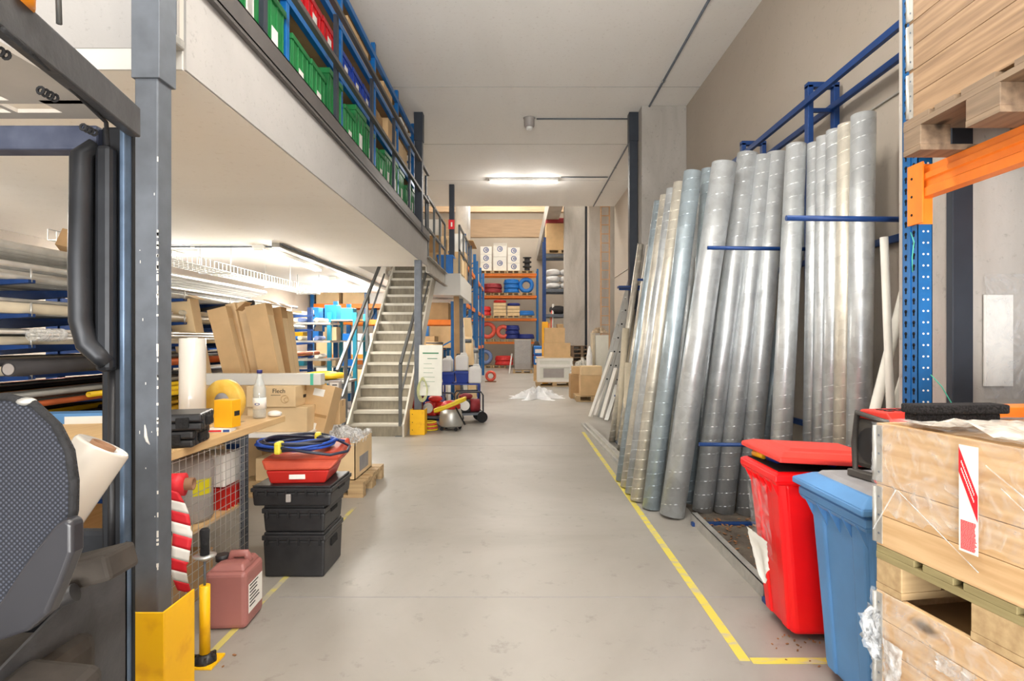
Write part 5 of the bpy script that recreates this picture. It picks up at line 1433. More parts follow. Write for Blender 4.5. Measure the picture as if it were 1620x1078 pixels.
# ================================================================== THINGS AT THE STAIR FOOT
t = thing('sign_board', 'white notice board leaning against the column at the stair foot', 'sign', (-1.56, 8.98, .63), R(-8), rot=(R(-4), 0, R(-8)))
MB().box(-.02, .36, -.01, .01, 0, .8).build('board', 'sign_white', t, bevel=.004)
b = MB(); rr = random.Random(3)
b.box(.04, .3, -.012, -.01, .66, .68); b.box(.12, .28, -.012, -.01, .58, .59)
for k in range(6): b.box(.06, .06+rr.uniform(.1, .24), -.012, -.01, .5-k*.07, .505-k*.07)
b.build('lettering', 'sign_green', t)
# industrial vacuum
t = thing('vacuum_cleaner', 'steel drum vacuum cleaner with yellow hose on the floor by the stair', 'vacuum cleaner', (-1.13, 9.55, 0))
MB().lathe([(0, .06), (.17, .06), (.2, .09), (.19, .26), (.16, .36), (0, .36)], seg=28).build('drum', 'alu', t)
MB().lathe([(0, .36), (.16, .36), (.16, .42), (.12, .48), (0, .5)], seg=24).build('motor_head', 'red_plastic', t)
for k in range(4):
    a = k*PI/2+.6; MB().cyl((.17*math.cos(a), .17*math.sin(a)-.015, .03), (.17*math.cos(a), .17*math.sin(a)+.015, .03), .03, seg=12).build('caster', 'black_rubber', t)
for i in range(2):
    pts = [(.24*math.cos(a)*1.05, -.12+.16*math.sin(a), .42+.1*math.cos(a)+.03*i) for a in [2*PI*j/30 for j in range(30)]]
    MB().tube(pts, .022, 8, closed=True).build('hose', 'hose_yellow', t)
MB().tube([(.1, -.2, .4), (.2, -.22, .22), (.26, -.24, .12)], .014, 8).build('strap', 'black_rubber', t)
# pump/engine machines
def machine(label, loc, rotz, c1, c2, group=None, sc=1.0):
    t = thing('engine_pump', label, 'machine', loc, rotz, group)
    MB().box(-.26, .26, -.18, .18, .14, .18).build('base_plate', 'steel_grey', t)
    for x in (-.22, .22): MB().cyl((x, -.2, .1), (x, -.16, .1), .1, seg=18).build('wheel', 'black_rubber', t); MB().cyl((x, .16, .1), (x, .2, .1), .1, seg=18).build('wheel', 'black_rubber', t)
    MB().box(-.2, .02, -.14, .14, .18, .42).build('engine', c1, t, bevel=.03)
    MB().cyl((.0, 0, .3), (.2, 0, .3), .12, seg=20).build('motor', c2, t)
    MB().cyl((-.1, -.15, .32), (-.1, -.19, .32), .09, seg=20).build('fan_cover', 'paper', t)
    MB().sphere((-.05, 0, .47), .1, 14, 8, (1.3, 1, .6)).build('fuel_tank', c2, t)
    MB().tube([(-.24, -.17, .16), (-.24, -.17, .5), (-.2, -.17, .56), (.2, -.17, .56), (.24, -.17, .5), (.24, -.17, .16)], .015, 8).build('frame', 'steel_dark', t)
    MB().tube([(-.24, .17, .16), (-.24, .17, .5), (-.2, .17, .56), (.2, .17, .56), (.24, .17, .5), (.24, .17, .16)], .015, 8).build('frame', 'steel_dark', t)
    return t
machine('wheeled engine pump with black motor at the aisle edge behind the vacuum', (-.92, 10.5, 0), R(15), 'black_plastic', 'dark_red_wrap')
machine('red and white engine machine behind the vacuum cleaner', (-1.42, 10.05, 0), R(-20), 'red_plastic', 'red_lid')
machine('small red pump under the stair behind the column guard', (-2.1, 10.2, 0), R(30), 'dark_red_wrap', 'red_plastic')
t = thing('hose_coil', 'yellow hose hanging in loops on the column at the stair foot', 'hose', (-1.53, 9.0, .75))
for k in range(4):
    MB().tube([((.045+.012*k)*math.cos(a)+.02, -.02-.01*k, .17*math.sin(a)-.05*k*.3) for a in [2*PI*j/24 for j in range(24)]], .006, 6, closed=True).build('loop', 'coil_pale_green', t)
t = thing('tool_cart', 'blue wheeled trolley carrying jerrycans at the aisle edge', 'trolley', (-1.05, 11.5, 0))
MB().box(-.5, .28, -.25, .25, .62, .65).build('platform', 'crate_blue', t)
for x in (-.48, .24):
    for y in (-.23, .2): MB().box(x, x+.03, y, y+.03, .1, .62).build('leg', 'crate_blue', t)
for x in (-.45, .24): MB().cyl((x, -.24, .08), (x, -.2, .08), .08, seg=16).build('wheel', 'black_rubber', t)
crate('blue plastic crate on the trolley under the white jerrycans', (-1.12, 11.42, .651), .26, .32, .24, 'crate_blue', 'coil_navy', None, sticker=False)
crate('blue crate with mesh look left on the trolley', (-1.4, 11.4, .651), .24, .3, .22, 'crate_blue', 'coil_navy', None, sticker=False)
jerry('white jerrycan on the blue crate at the trolley', (-1.13, 11.42, .897), .26, .24, .34, 'white_plastic', R(5))
jerry('white jerrycan left of the others on the trolley', (-1.42, 11.42, .875), .2, .22, .3, 'white_plastic', R(-5))
jerry('white jerrycan at the aisle end of the trolley', (-.87, 11.35, .651), .26, .26, .36, 'white_plastic', R(8))
t = thing('yellow_coil', 'orange and yellow cable heap beside the vacuum cleaner', 'cable', (-1.48, 9.5, 0))
for k in range(5): MB().torus((0, 0, .02+.03*k), .13-.006*k, .014, 'Z', 24, 8).build('loop', 'coil_orange' if k % 2 else 'hose_yellow', t)

# ================================================================== LEFT SIDE RACKS, MIDDLE DISTANCE
pallet_rack('pallet rack with blue uprights left of the aisle, nearer one', (-4.2, 13.1, 0), 2.7, 1.0, 2.4, (1.05, 1.98), 1)
for i, (x, z, m_, h) in enumerate(((-2.2, 1.051, 'cardboard', .55), (-1.9+.02, 1.981, 'cardboard_dark', .4), (-2.9, 1.051, 'paper', .5), (-2.2, 0, 'cardboard_dark', .8), (-2.9, 0, 'cardboard', .7))):
    carton(['brown carton behind the landing on the lower orange beam', 'dark carton right at the end of the upper orange beam', 'white carton left on the lower orange beam', 'dark carton on the floor under the orange beams', 'brown carton on the floor left under the orange beams'][i], (x, 13.55, z+.001), .5, .6, h, m_)
def rackside(label, y0, H, n=3):
    t = thing('pallet_rack', label, 'pallet rack', (-1.52, y0, 0))
    for k in range(n):
        y = k*1.9
        for yy in (y,): 
            MB().box(-.05, .05, yy-.04, yy+.04, 0, H).build('upright', 'blue_rack', t); MB().box(-1.1, -1.0, yy-.04, yy+.04, 0, H).build('upright', 'blue_rack', t)
        b = MB()
        for j in range(5): b.bar((-1.0, y, .3+j*.85), (-.05, y, .3+j*.85+.5), .03, .04)
        b.build('brace', 'blue_rack', t)
    for z in (1.3, 2.6, 3.75):
        for x in (0, -1.05): MB().box(x-.025, x+.025, .04, (n-1)*1.9-.04, z-.12, z).build('beam', 'orange_beam', t)
        MB().box(-1.02, -.03, .04, (n-1)*1.9-.04, z-.015, z-.001).build('deck', 'pallet_wood', t)
    return t
rackside('tall blue and orange pallet rack left of the aisle beyond the landing', 16.0, 4.5)
rackside('tall blue and orange pallet rack left of the aisle, farther one', 20.8, 4.4)
rr = random.Random(8)
for ri, y0 in enumerate((16.0, 20.8)):
    for zi, z in enumerate((0, 1.3, 2.6, 3.75)):
        for k in range(2):
            m_ = rr.choice(('cardboard', 'paper', 'sack_white', 'cardboard_pale', 'cardboard_dark'))
            carton('box load on the %s level of the %s left rack, %s bay' % (['floor', 'first', 'second', 'top'][zi], ['nearer', 'farther'][ri], ['near', 'far'][k]), (-2.1, y0+.95+k*1.9, z+.001), .85, 1.3, rr.uniform(.6, .95), m_, tape_=False)
for i, (x, y, z, h, r) in enumerate(((-1.75, 17.0, 4.7-.0, 0, 0),)): pass
t = thing('wrapped_rolls', 'two tall white wrapped rolls standing on top of the left rack', 'roll', (-1.72, 17.3, 4.42))
for x, y in ((0, 0), (.0, .75)): MB().lathe([(0, 0), (.2, 0), (.2, 1.5), (.18, 1.55), (0, 1.56)], (x, y, 0), 20).build('roll', 'sack_white', t)
t.location.z = 4.5
tag(MB().box(-.5, .5, -.02, 1.5, 0, .02).build('rack_board', 'pallet_wood', None, (-1.85, 17.0, 4.478)), 'board on top of the left rack under the wrapped rolls', 'board')
for i, (px, py, tx, ty, Y, m_, w) in enumerate(((748, 600, 739, 505, 14.5, 'cardboard_pale', .2), (752, 597, 748, 540, 15.5, 'pipe_grey', .08), (737, 600, 731, 520, 14.0, 'pvc_white', .1), (724, 600, 722, 470, 12.6, 'cardboard_dark', .12))):
    p0 = at(px, 0, Y); p0.z = 0; p1 = at(tx, ty, Y+.3)
    o = MB().box(-w/2, w/2, -.03, .03, 0, (p1-p0).length).build('leaning_board', m_); orient(o, p0+Vector((0, 0, .03)), p1); tag(o, ['pale brown board', 'thin grey plank', 'white narrow board', 'dark brown board'][i]+' leaning against the left racks', 'board')
t = thing('hose_reel', 'small reel of orange and black hose on the floor by the left rack', 'hose reel', (-1.0, 20.5, 0))
for k in range(3): MB().torus((0, .06*k, .22), .15, .05, 'Y', 20, 8).build('coil', ('coil_orange', 'insul_black', 'cardboard')[k], t)
MB().box(-.2, .2, -.05, .2, 0, .03).build('base', 'core_brown', t)

# clutter on and under the racks by the landing
for i, (x, y, z, r, h, m_, lab) in enumerate((
        (-1.95, 13.25, 1.051, .2, .42, 'cardboard', 'brown fibre drum on the lower orange beam behind the landing'),
        (-1.72, 12.9, 0, .13, .7, 'pvc_white', 'white tube standing on the floor left of the trolley'),
        (-1.9, 12.75, 0, .17, .55, 'insul_black', 'black bin standing on the floor behind the trolley'),
        (-1.3, 14.6, 0, .1, 1.6, 'cardboard_pale', 'tall cardboard tube standing beside the grey landing column'),
        (-1.15, 15.2, 0, .08, 1.3, 'pipe_grey', 'grey tube standing between the landing column and the left rack'))):
    t = thing('drum', lab, 'drum', (x, y, z)); MB().lathe([(0, 0), (r, 0), (r, h*.96), (r*.96, h*.96), (r*.96, h), (0, h)], seg=20).build('body', m_, t); MB().lathe([(r*1.0, h*.9), (r*1.03, h*.9), (r*1.03, h*.96), (r, h*.96)], seg=20).build('ring', 'steel_grey', t)
for i, (x, y, z, w, d, h, m_, lab) in enumerate((
        (-1.35, 12.9, 2.972, .2, .5, .35, 'cardboard_pale', 'small pale carton at the aisle edge of the landing slab'),
        (-1.5, 14.2, 2.972, .4, .6, .7, 'cardboard', 'brown carton on the landing slab behind the dark column'),
        (-1.52, 14.2, 3.673, .36, .5, .45, 'paper', 'white carton stacked on the brown one behind the dark column'),
        (-2.05, 14.3, 2.972, .5, .6, 1.1, 'cardboard_pale', 'tall pale carton at the back of the landing slab'),
        (-1.6, 10.8, 0, .35, .35, .5, 'crate_blue', 'blue box on the floor behind the red engine machine'),
        (-1.9, 11.3, 0, .4, .4, .7, 'dark_red_wrap', 'dark red box under the stair behind the machines'))):
    carton(lab, (x, y, z), w, d, h, m_, tape_=m_.startswith('card'))
# ================================================================== BACK RACK
YB = 31.0
x0r = (757-CX)*YB/F_; x1r = (849-CX)*YB/F_
lv = [EYE-(y-CY)*YB/F_ for y in (541, 504, 468, 433)]
t = pallet_rack('tall orange and blue pallet rack across the back wall', (x0r-.9, YB, 0), x1r-x0r+.95, 1.1, lv[-1]+.25, lv, 1, deck=False)
PL = []
px_ = [768, 790, 812, 834]
p0 = None
for li, z in enumerate([0]+lv):
    for k, px in enumerate(px_):
        if li == 0 and k > 1: continue
        X = (px-CX)*YB/F_
        lab = 'wooden pallet on the %s level of the back rack, %s from the left' % (['floor', 'first', 'second', 'third', 'top'][li], names[k])
        if p0 is None: p0 = pallet(lab, (X-.36, YB-.12, z+.001), 0, 'pallet_wood', .72, 1.1, group='pallets in the back rack', simple=True)
        else: dup(p0, (X-.36, YB-.12, z+.001), 0, lab)
def coil(label, X, z, kind, mat, n=1, rr_=.32, group=None):
    t = thing('hose_coil', label, 'hose coil', (X, YB+.3, z+.147), 0, group)
    for k in range(n):
        if kind == 'flat':
            for j in range(3): MB().torus((0, 0, .07+k*.24+j*.07), rr_-.02*j, .065, 'Z', 28, 8).build('winding', mat if j != 1 else mat, t)
        else:
            for j in range(3): MB().torus((.0+k*.5, -.12+j*.11, rr_+.02), rr_-.1, .11, 'Y', 30, 8, .7).build('winding', mat, t)
    return t
Z = [0]+lv
X = [(p-CX)*YB/F_ for p in px_]
coil('dark red flat hose coil on the third level of the back rack', X[0]+.35, Z[3], 'flat', 'dark_red_wrap', 2, .5)
coil('stacked bright blue hose coils on the third level of the back rack', X[2]-.1, Z[3], 'flat', 'coil_blue', 3, .38)
coil('upright blue hose coil with hollow centre on the third level of the back rack', X[3]-.05, Z[3], 'up', 'coil_blue', 1, .42)
coil('red hose coil left on the second level of the back rack', X[0]-.1, Z[2], 'flat', 'coil_red', 2, .34)
coil('low blue hose coils right on the second level of the back rack', X[3]-.05, Z[2], 'flat', 'coil_blue', 1, .4)
coil('upright orange red hose coil left on the first level of the back rack', X[0]+.1, Z[1], 'up', 'coil_orange', 1, .46)
coil('upright orange red hose coil second on the first level of the back rack', X[1]+.2, Z[1], 'up', 'coil_orange', 1, .38)
coil('dark blue stacked coils on the first level of the back rack', X[2]-.05, Z[1], 'flat', 'coil_navy', 3, .34)
coil('dark coil right on the first level of the back rack', X[3]-.05, Z[1], 'flat', 'coil_navy', 1, .4)
coil('upright pale blue hose coil on the floor level of the back rack', X[0]-.05, 0, 'up', 'coil_pale', 1, .42)
coil('heap of red hose on the floor level of the back rack', X[1]+.25, 0, 'flat', 'coil_red', 2, .45)
def stack(label, X_, z, w, h, n, mat, top=None):
    t = thing('boxed_coils', label, 'boxes', (X_, YB+.35, z+.147))
    for k in range(n): MB().box(-w/2, w/2, -.35, .35, k*h/n, (k+1)*h/n-.02).build('box', mat, t)
    if top: MB().torus((0, 0, h+.07), .28, .08, 'Z', 24, 8).build('coil', top, t)
    return t
stack('stack of pale boxes with red coil on the second level of the back rack', X[1]+.02, Z[2], .68, .72, 4, 'cardboard_pale', 'coil_red')
stack('stack of pale boxes with navy coil on the second level of the back rack', X[2]+.02, Z[2], .66, .55, 3, 'cardboard_pale', 'coil_navy')
for k, (h, w, nn) in enumerate(((1.35, .62, 3), (1.55, .72, 2), (1.3, .66, 3))):
    for j in range(nn):
        z = Z[4]+.147+j*h/nn
        t = thing('printed_carton', 'white blue-printed carton on top of the back rack, %s stack, %s from bottom' % (['left', 'middle', 'right'][k], names[j]), 'carton', (X[k]+.03, YB+.35, z), 0, 'white cartons on top of the back rack')
        MB().box(-w/2, w/2, -.3, .3, 0, h/nn-.012).build('carton', 'paper', t)
        b = MB(); b.torus((0, -.301, h/nn*.55), .13, .02, 'Y', 18, 4, .2); b.torus((0.02, -.301, h/nn*.55), .05, .02, 'Y', 14, 4, .2); b.build('print', 'ink_blue', t)
for j in range(3):
    t = thing('cable_drum', 'small dark cable drum on top of the back rack, %s from the bottom' % names[j], 'cable drum', (X[3], YB+.3, Z[4]+.147+j*.26), 0, 'dark cable drums on the back rack')
    MB().lathe([(0, 0), (.24, 0), (.24, .03), (.15, .04), (.15, .2), (.24, .22), (.24, .25), (0, .25)], seg=20).build('drum', 'insul_black', t)

# wrapped grey pallet and bits in front of the back rack
pallet('pallet under the grey wrapped stack before the back rack', (-.25, 26.0, 0), 0, 'pallet_wood', .9, .9, simple=True)
t = thing('wrapped_stack', 'tall grey shrink-wrapped stack on a pallet before the back rack', 'wrapped load', (.2, 26.45, .146))
MB().box(-.38, .38, -.38, .38, 0, 1.4).build('load', 'grey_drum', t, bevel=.03); MB().box(-.385, .385, -.385, .385, .3, 1.35).build('film_wrap', 'film_light', t)
t = thing('leaning_board', 'small white frame leaning at the wrapped grey stack', 'frame', (-.42, 26.2, 0), 0, rot=(0, R(8), 0)); MB().box(-.03, .03, -.2, .2, 0, .9).build('frame', 'white_plastic', t)
sack('dark red wrapped bundle right of the grey wrapped stack', (.86, 26.4, 0), .35, .4, 1.15, 'dark_red_wrap', seed=61)
sack('black bundle with white top right of the grey wrapped stack', (.86, 27.0, 0), .4, .4, 1.5, 'insul_black', seed=62)
t = thing('water_pack', 'upright pack of blue bottles behind the crate on the right', 'pack', (.82, 21.2, 0))
MB().box(-.25, .25, -.2, .2, 0, .6).build('box', 'cardboard', t); 
for k in range(2): MB().box(-.25, .25, -.2, .2, .6+k*.36, .94+k*.36).build('pack', 'bright_blue', t, bevel=.03); MB().box(-.2, .2, -.203, -.2, .68+k*.36, .82+k*.36).build('label_sticker', 'paper', t)

# right rack in the hall, seen end-on
t = pallet_rack('blue pallet rack on the right of the far hall', (1.05, 22.6, 0), 2.2, 1.1, 5.6, (1.2, 2.55, 3.55, 4.95), 1, deck=True, umat='blue_dark', bmat='steel_grey')
for x in (1.05,):
    pass
carton('large stack of brown cartons under red wrap at the top of the hall rack', (1.65, 23.0, 5.1), 1.1, .9, 1.05, 'cardboard', tape_=False)
tag(MB().box(-.55, .55, -.45, .45, 0, .22).build('red_wrap', 'dark_red_wrap', None, (1.65, 23.0, 6.152), bevel=.05), 'dull red film bundle on top of the brown cartons in the hall rack', 'wrapped load')
pallet('pallet under the brown cartons at the top of the hall rack', (1.1, 22.5, 4.951), 0, 'pallet_wood', 1.1, 1.0, simple=True)
for i in range(2):
    for j in range(3): sack('white sack on the hall rack, %s column, %s from the bottom' % (['left', 'right'][i], names[j]), (1.4+.55*i, 22.9, 3.551+j*.27), .54, .8, .28, 'sack_white', 'white sacks on the hall rack', seed=70+i*3+j)
carton('brown carton on the lower deck of the hall rack', (1.85, 22.9, 1.701), .6, .6, .45, 'cardboard')
carton('pale carton on the lower deck of the hall rack', (1.75, 22.9, 1.201), .8, .7, .48, 'cardboard_pale')
sack('blue bag on the lower deck of the hall rack', (1.6, 22.9, 2.552), .7, .6, .35, 'insul_black', seed=80)
t = thing('paper_bundles', 'row of rolled papers and orange parts in the mouth of the hall rack', 'bundle', (1.05, 22.2, 1.2))
for k in range(6): MB().cyl((-.1+.05*k, 0, .1*k), (-.06+.05*k, .1, .5+.25*k), .04, seg=8).build('roll', ('coil_orange', 'paper', 'orange_beam', 'cardboard')[k % 4], t)
t.location = (1.2, 22.62, 1.202)

# near right group in the hall: framed crate, cartons, foil, stacked pallets
t = thing('framed_crate', 'pale wooden framed crate with grey window on the hall floor', 'crate', (.62, 18.6, .145))
w, d, h = 1.15, .8, .78
b = MB()
for x in (0, w-.08):
    for y in (0, d-.08): b.box(x, x+.08, y, y+.08, 0, h)
for z in (0, h*.62, h-.09): b.box(0, w, -.02, .0, z, z+.09); b.box(0, w, d, d+.02, z, z+.09); b.box(w, w+.02, 0, d, z, z+.09)
b.build('frame', 'paper', t)
MB().box(.02, w-.02, .01, d-.01, .05, h-.03).build('contents', 'sign_white', t); MB().box(.2, w-.28, -.004, .01, .14, .44).build('window', 'grey_drum', t)
MB().box(-.02, w+.02, -.03, d+.02, h, h+.03).build('lid', 'cardboard_pale', t)
pallet('pallet under the framed crate on the hall floor', (.58, 18.5, 0), 0, 'pallet_wood', 1.2, .95, simple=True)
MB_ = carton('wide cardboard carton on the framed crate, lower of two', (1.28, 18.95, .956), .86, .6, .46, 'cardboard')
carton('cardboard carton on the framed crate, upper of two', (1.2, 18.95, 1.417), .66, .55, .5, 'cardboard')
carton('yellow carton standing left behind the framed crate cartons', (.93, 19.9, 0), .2, .4, 2.15, 'box_yellow', tape_=False)
# foil heap, cartons by the ladder
def heap(label, loc, w, d, h, mat, seed, cat='plastic film', name='film_heap'):
    rr = random.Random(seed); n = 22; g = [[rr.uniform(0, 1) for _ in range(n+1)] for _ in range(n+1)]
    b = MB()
    def fn(u, v):
        i, j = round(u*n), round(v*n); e = max(0, 1-((u-.5)**2+(v-.5)**2)*4.2)
        rag = .75+.35*math.sin(7*math.atan2(v-.5, u-.5)+seed)
        return ((u-.5)*w*rag, (v-.5)*d*rag, .006+h*(e**1.2)*(.35+.65*g[i][j])+.02*g[i][j]*(e > 0))
    b.sheet(fn, n, n, False)
    o = b.build(name, mat, None, loc, recalc=False); return tag(o, label, cat)
heap('crumpled white plastic film lying on the floor in the middle of the aisle', (.48, 14.8, 0), 1.35, 1.3, .32, 'sack_white', 3)
heap('crumpled clear film bulging beside the framed crate', (1.95, 17.3, .55), .7, .6, .45, 'bag_white', 5)
carton('low carton under the crumpled film by the framed crate', (1.95, 17.3, 0), .65, .6, .555, 'sack_white', tape_=False)
pallet('small pallet under the brown cartons before the ladder', (1.42, 13.9, 0), 0, 'pallet_wood', .8, .8, simple=True)
carton('brown carton at the floor before the ladder, right one', (1.78, 14.15, .146), .5, .45, .5, 'cardboard')
carton('brown carton stacked on the right one before the ladder', (1.8, 14.15, .648), .5, .45, .22, 'cardboard_pale')
carton('brown carton at the aisle side before the ladder', (1.42, 14.8, .0) if 0 else (1.6, 14.95, 0), .5, .5, .62, 'cardboard_dark')
carton('small brown carton on the aisle-side one before the ladder', (1.62, 14.95, .622), .42, .4, .2, 'cardboard')
p0 = None
for k in range(9):
    lab = 'dark wooden pallet in the stack before the far concrete pier, %s from the bottom' % names[k]
    if p0 is None: p0 = pallet(lab, (1.95, 21.0, 0), 0, 'pallet_old', .8, 1.1, group='stacked pallets before the pier', simple=True)
    else: dup(p0, (1.95+random.uniform(-.03, .03), 21.0, k*.1455), 0, lab)
# board stack near the ladder pier
t = thing('board_stack', 'white boards standing on edge under rubbish beside the ladder', 'boards', (2.12, 16.2, 0))
MB().box(.08, .45, 0, .5, 0, 1.65).build('board', 'sign_white', t); MB().box(0, .07, 0, .5, 0, 1.7).build('board', 'pipe_cream', t); 
heap('heap of dusty rubbish on top of the white boards', (2.36, 16.45, 1.71), .5, .5, .2, 'rubbish', 12, 'rubbish', 'rubbish_heap')
sack('narrow white bag standing left of the white boards', (2.0, 16.0, 0), .16, .3, 1.35, 'sack_white', seed=91)

# ================================================================== FORKLIFT
t = thing('forklift', 'dark grey forklift truck at the left edge, seen beside its seat', 'forklift', (-1.05, .9, 0))
o = Vector((-1.05, .9, 0))
def K(x, y, z): return (x+1.05, y-.9, z)
# overhead guard: side rail, cross bar, roof plate
MB().bar(K(-.72, .30, 2.05), K(-1.012, 1.5, 2.075), .03, .078).build('guard_rail', 'fork_grey', t, bevel=.004)
MB().box(*(K(-2.1, 1.47, 1.995)[0], K(-1.09, 0, 0)[0], K(0, 1.47, 0)[1], K(0, 1.53, 0)[1], 1.995, 2.058)).build('cross_bar', 'fork_bar', t, bevel=.006)
for (x0, x1, y0, y1) in ((-2.1, -1.03, 1.46, 1.5), (-2.1, -1.03, 1.385, 1.405), (-2.1, -1.03, .3, 1.32), (-1.17, -1.03, 1.32, 1.46), (-1.30, -1.285, 1.32, 1.46), (-1.45, -1.43, 1.32, 1.46), (-1.24, -1.17, 1.32, 1.385)):
    MB().box(x0+1.05, x1+1.05, y0-.9, y1-.9, 2.085, 2.095).build('roof_plate', 'roof_grey', t)
cp = [K(-.86-.0, .95, 2.02), K(-.93, 1.15, 2.035), K(-1.0, 1.38, 2.03), K(-1.06, 1.47, 2.0), K(-1.07, 1.5, 1.95)]
MB().tube(cp, .005, 6).build('cable', 'black_rubber', t)
for q in (1.02, 1.2, 1.4):
    b = MB()
    for k in range(4): b.torus(K(-.885-(q-.95)*.33+k*.0-.01, q-.012*k, 2.012), .007, .003, 'Y', 10, 5)
    b.build('spring_clip', 'black_rubber', t)
# rear pillar, grab handle, mast channel
pl = MB(); pl.box(-.04, .02, .585, .63, .5, 2.06); pl.build('pillar', 'fork_dark', t, bevel=.008)
MB().box(.018, .032, .57, .60, .1, 2.05).build('pillar_strip', 'fork_blue', t, bevel=.004)
MB().box(.030, .036, .598, .606, .1, 2.05).build('edge_plate', 'black_hole', t)
hp = [(-.035, .56, 2.0), (-.055, .54, 1.97), (-.06, .54, 1.7), (-.058, .54, 1.55), (-.045, .545, 1.49), (-.015, .55, 1.46), (.0, .555, 1.44)]
MB().tube(hp, [.02, .026, .026, .026, .026, .024, .02], 10).build('grab_handle', 'fork_dark', t)
MB().box(-.03, .012, .545, .58, 1.42, 2.0).build('handle_mount', 'fork_dark', t, bevel=.012); MB().box(-.06, -.02, .572, .586, 1.5, 1.98).build('handle_back', 'fork_dark', t, bevel=.003)
MB().box(-.035, .016, .60, .625, .75, 1.5).build('mast_channel', 'fork_dark', t, bevel=.006)
MB().cyl((-.012, .59, .7), (-.012, .59, 1.45), .012, seg=10).build('mast_rod', 'black_plastic', t)
# seat back
def S(px, py, Y): return ((px-CX)*Y/F_+1.05, EYE-(py-CY)*Y/F_)
pf = [(-160, 690), (-150, 640), (-110, 629), (10, 629), (50, 640), (84, 672), (106, 715), (113, 765), (112, 815), (100, 865), (55, 925), (-5, 985), (-60, 1010), (-150, 1000)]
prof = [S(a_, c_, .97) for a_, c_ in pf]
b = MB(); b.prism(prof, 'Y', .07, .098); sb = b.build('seat_back', 'seat_mesh', t, bevel=.02); sb.modifiers['Bevel'].segments = 4
pts = [(p[0], .075, p[1]) for p in prof[2:-2]]
MB().tube(pts, .007, 8).build('piping', 'black_rubber', sb)
q = S(38, 636, .97); MB().sphere((q[0], .075, q[1]), .012, 10, 6, (1.3, 1, .6)).build('seat_button', 'galv_flat', sb)
bo = [(131, 826), (131, 872), (113, 920), (92, 968), (60, 996), (20, 1010), (-40, 1020), (-40, 985), (0, 972), (22, 942), (50, 898), (76, 862), (104, 828), (120, 818)]
b = MB(); b.prism([S(a_-10, c_, .94) for a_, c_ in bo], 'Y', .03, .06); o_ = b.build('side_bolster', 'gloss_black', t, bevel=.013); o_.modifiers['Bevel'].segments = 5
MB().box(-.75, .06, -.15, .45, .70, .82).build('seat_cushion', 'dusty_black', t, bevel=.03)
MB().obox((.1, .15, .77), (.16, .3, .09), (R(8), R(6), 0)).build('engine_cover', 'dusty_black', t, bevel=.02)
MB().obox((.07, .4, .98), (.16, .1, .06), (0, R(-14), 0)).build('linkage', 'dusty_black', t, bevel=.01)
MB().cyl((.02, .3, .93), (.1, .32, .96), .02, seg=12).build('knob', 'black_plastic', t)
MB().sphere((-.0, -.05, .845), .07, 14, 8, (1.1, .8, .5)).build('foam_patch', 'cardboard_pale', t)
b = MB(); b.add([(.135, .52, 1.0), (.135, -.1, .78), (.135, -.1, .2), (.135, .52, .2), (.142, .52, 1.0), (.142, -.1, .78), (.142, -.1, .2), (.142, .52, .2)], [(0, 1, 2, 3), (4, 7, 6, 5), (0, 4, 5, 1), (1, 5, 6, 2), (2, 6, 7, 3), (3, 7, 4, 0)])
o_ = b.build('side_panel', 'fork_grey', t); o_.location = (-.11, .06, -.02)
MB().box(-.9, .0, -.6, .59, .15, .72).build('chassis', 'fork_grey', t, bevel=.03)
MB().box(-.9, -.0, .60, .63, .3, 1.0).build('dash_panel', 'fork_dark', t, bevel=.02)
for (x, y) in ((-.05, .75-.1), (-.75, .65), (-.05, -.4), (-.75, -.4)):
    MB().cyl((x-.06, y, .2), (x+.06, y, .2), .2, seg=28).build('wheel', 'black_rubber', t)
t2 = thing('beacon_lamp', 'orange beacon lamp on top of the forklift overhead guard', 'beacon', (-.905, 1.0, 2.098))
t2.scale = (1.25, 1.25, 1.2)
MB().lathe([(0, 0), (.035, 0), (.035, .045), (.03, .06), (.015, .07), (0, .072)], seg=20).build('dome', 'beacon', t2)
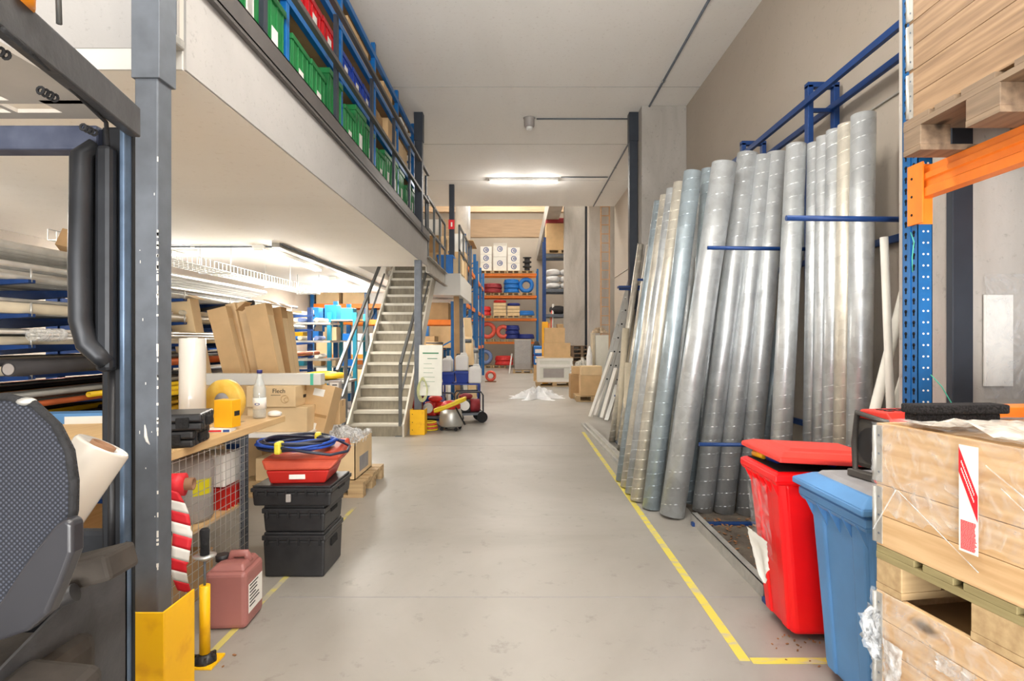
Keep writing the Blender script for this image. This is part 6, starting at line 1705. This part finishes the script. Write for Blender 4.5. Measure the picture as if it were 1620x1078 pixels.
MB().tube([(.03, .06, 0), (.035, .05, .1), (-.02, .03, .2)], .004, 6).build('cord', 'rail_grey', t2)
# film roll tucked behind the seat
t = thing('film_roll', 'slanted roll of stretch film with brown core tucked behind the forklift seat', 'film roll', (-1.02, 1.22, 1.09), 0, rot=(R(-16), R(27), 0))
MB().lathe([(.024, 0), (.055, 0), (.057, .006), (.057, .2), (.053, .205), (.026, .2)], seg=36).build('roll', 'film_roll_mat', t)
MB().pipe((0, 0, -.02), (0, 0, .208), .026, .003, 24).build('core', 'core_brown', t)

# ================================================================== CAMERA, WORLD, LIGHT
cam = bpy.data.cameras.new('cam'); co = bpy.data.objects.new('camera', cam); C.objects.link(co)
co.location = (0, 0, EYE); co.rotation_euler = (PI/2, 0, 0)
cam.sensor_width = 36; cam.lens = 36*F_/1620; cam.shift_x = -10/1620; cam.clip_start = .05; cam.clip_end = 200
bpy.context.scene.camera = co
w = bpy.data.worlds.new('world'); bpy.context.scene.world = w; w.use_nodes = True
w.node_tree.nodes['Background'].inputs[0].default_value = (.93, .96, 1, 1); w.node_tree.nodes['Background'].inputs[1].default_value = E_WORLD
# added fill light behind the camera, as if daylight through an open gate
ld = bpy.data.lights.new('back_fill', 'AREA'); ld.shape = 'RECTANGLE'; ld.size = 5.5; ld.size_y = 3.8; ld.energy = E_BACKFILL; ld.color = (.96, .98, 1)
lo = bpy.data.objects.new('back_fill', ld); C.objects.link(lo); lo.location = (.2, -3.9, 2.4); lo.rotation_euler = (PI/2, 0, 0)
# added upward fill behind the camera, brightening the ceiling and mezzanine underside
ld = bpy.data.lights.new('up_fill', 'AREA'); ld.shape = 'RECTANGLE'; ld.size = 5.5; ld.size_y = 2; ld.energy = E_UPFILL; ld.color = (1, .98, .95)
lo = bpy.data.objects.new('up_fill', ld); C.objects.link(lo); lo.location = (.2, -4.3, .4); lo.rotation_euler = (R(125), 0, 0)
vs_ = bpy.context.scene.view_settings
bpy.context.scene.view_settings.view_transform = 'Standard'; vs_.look = 'None'; vs_.gamma = 1; vs_.exposure = EXPO; vs_.use_curve_mapping = False
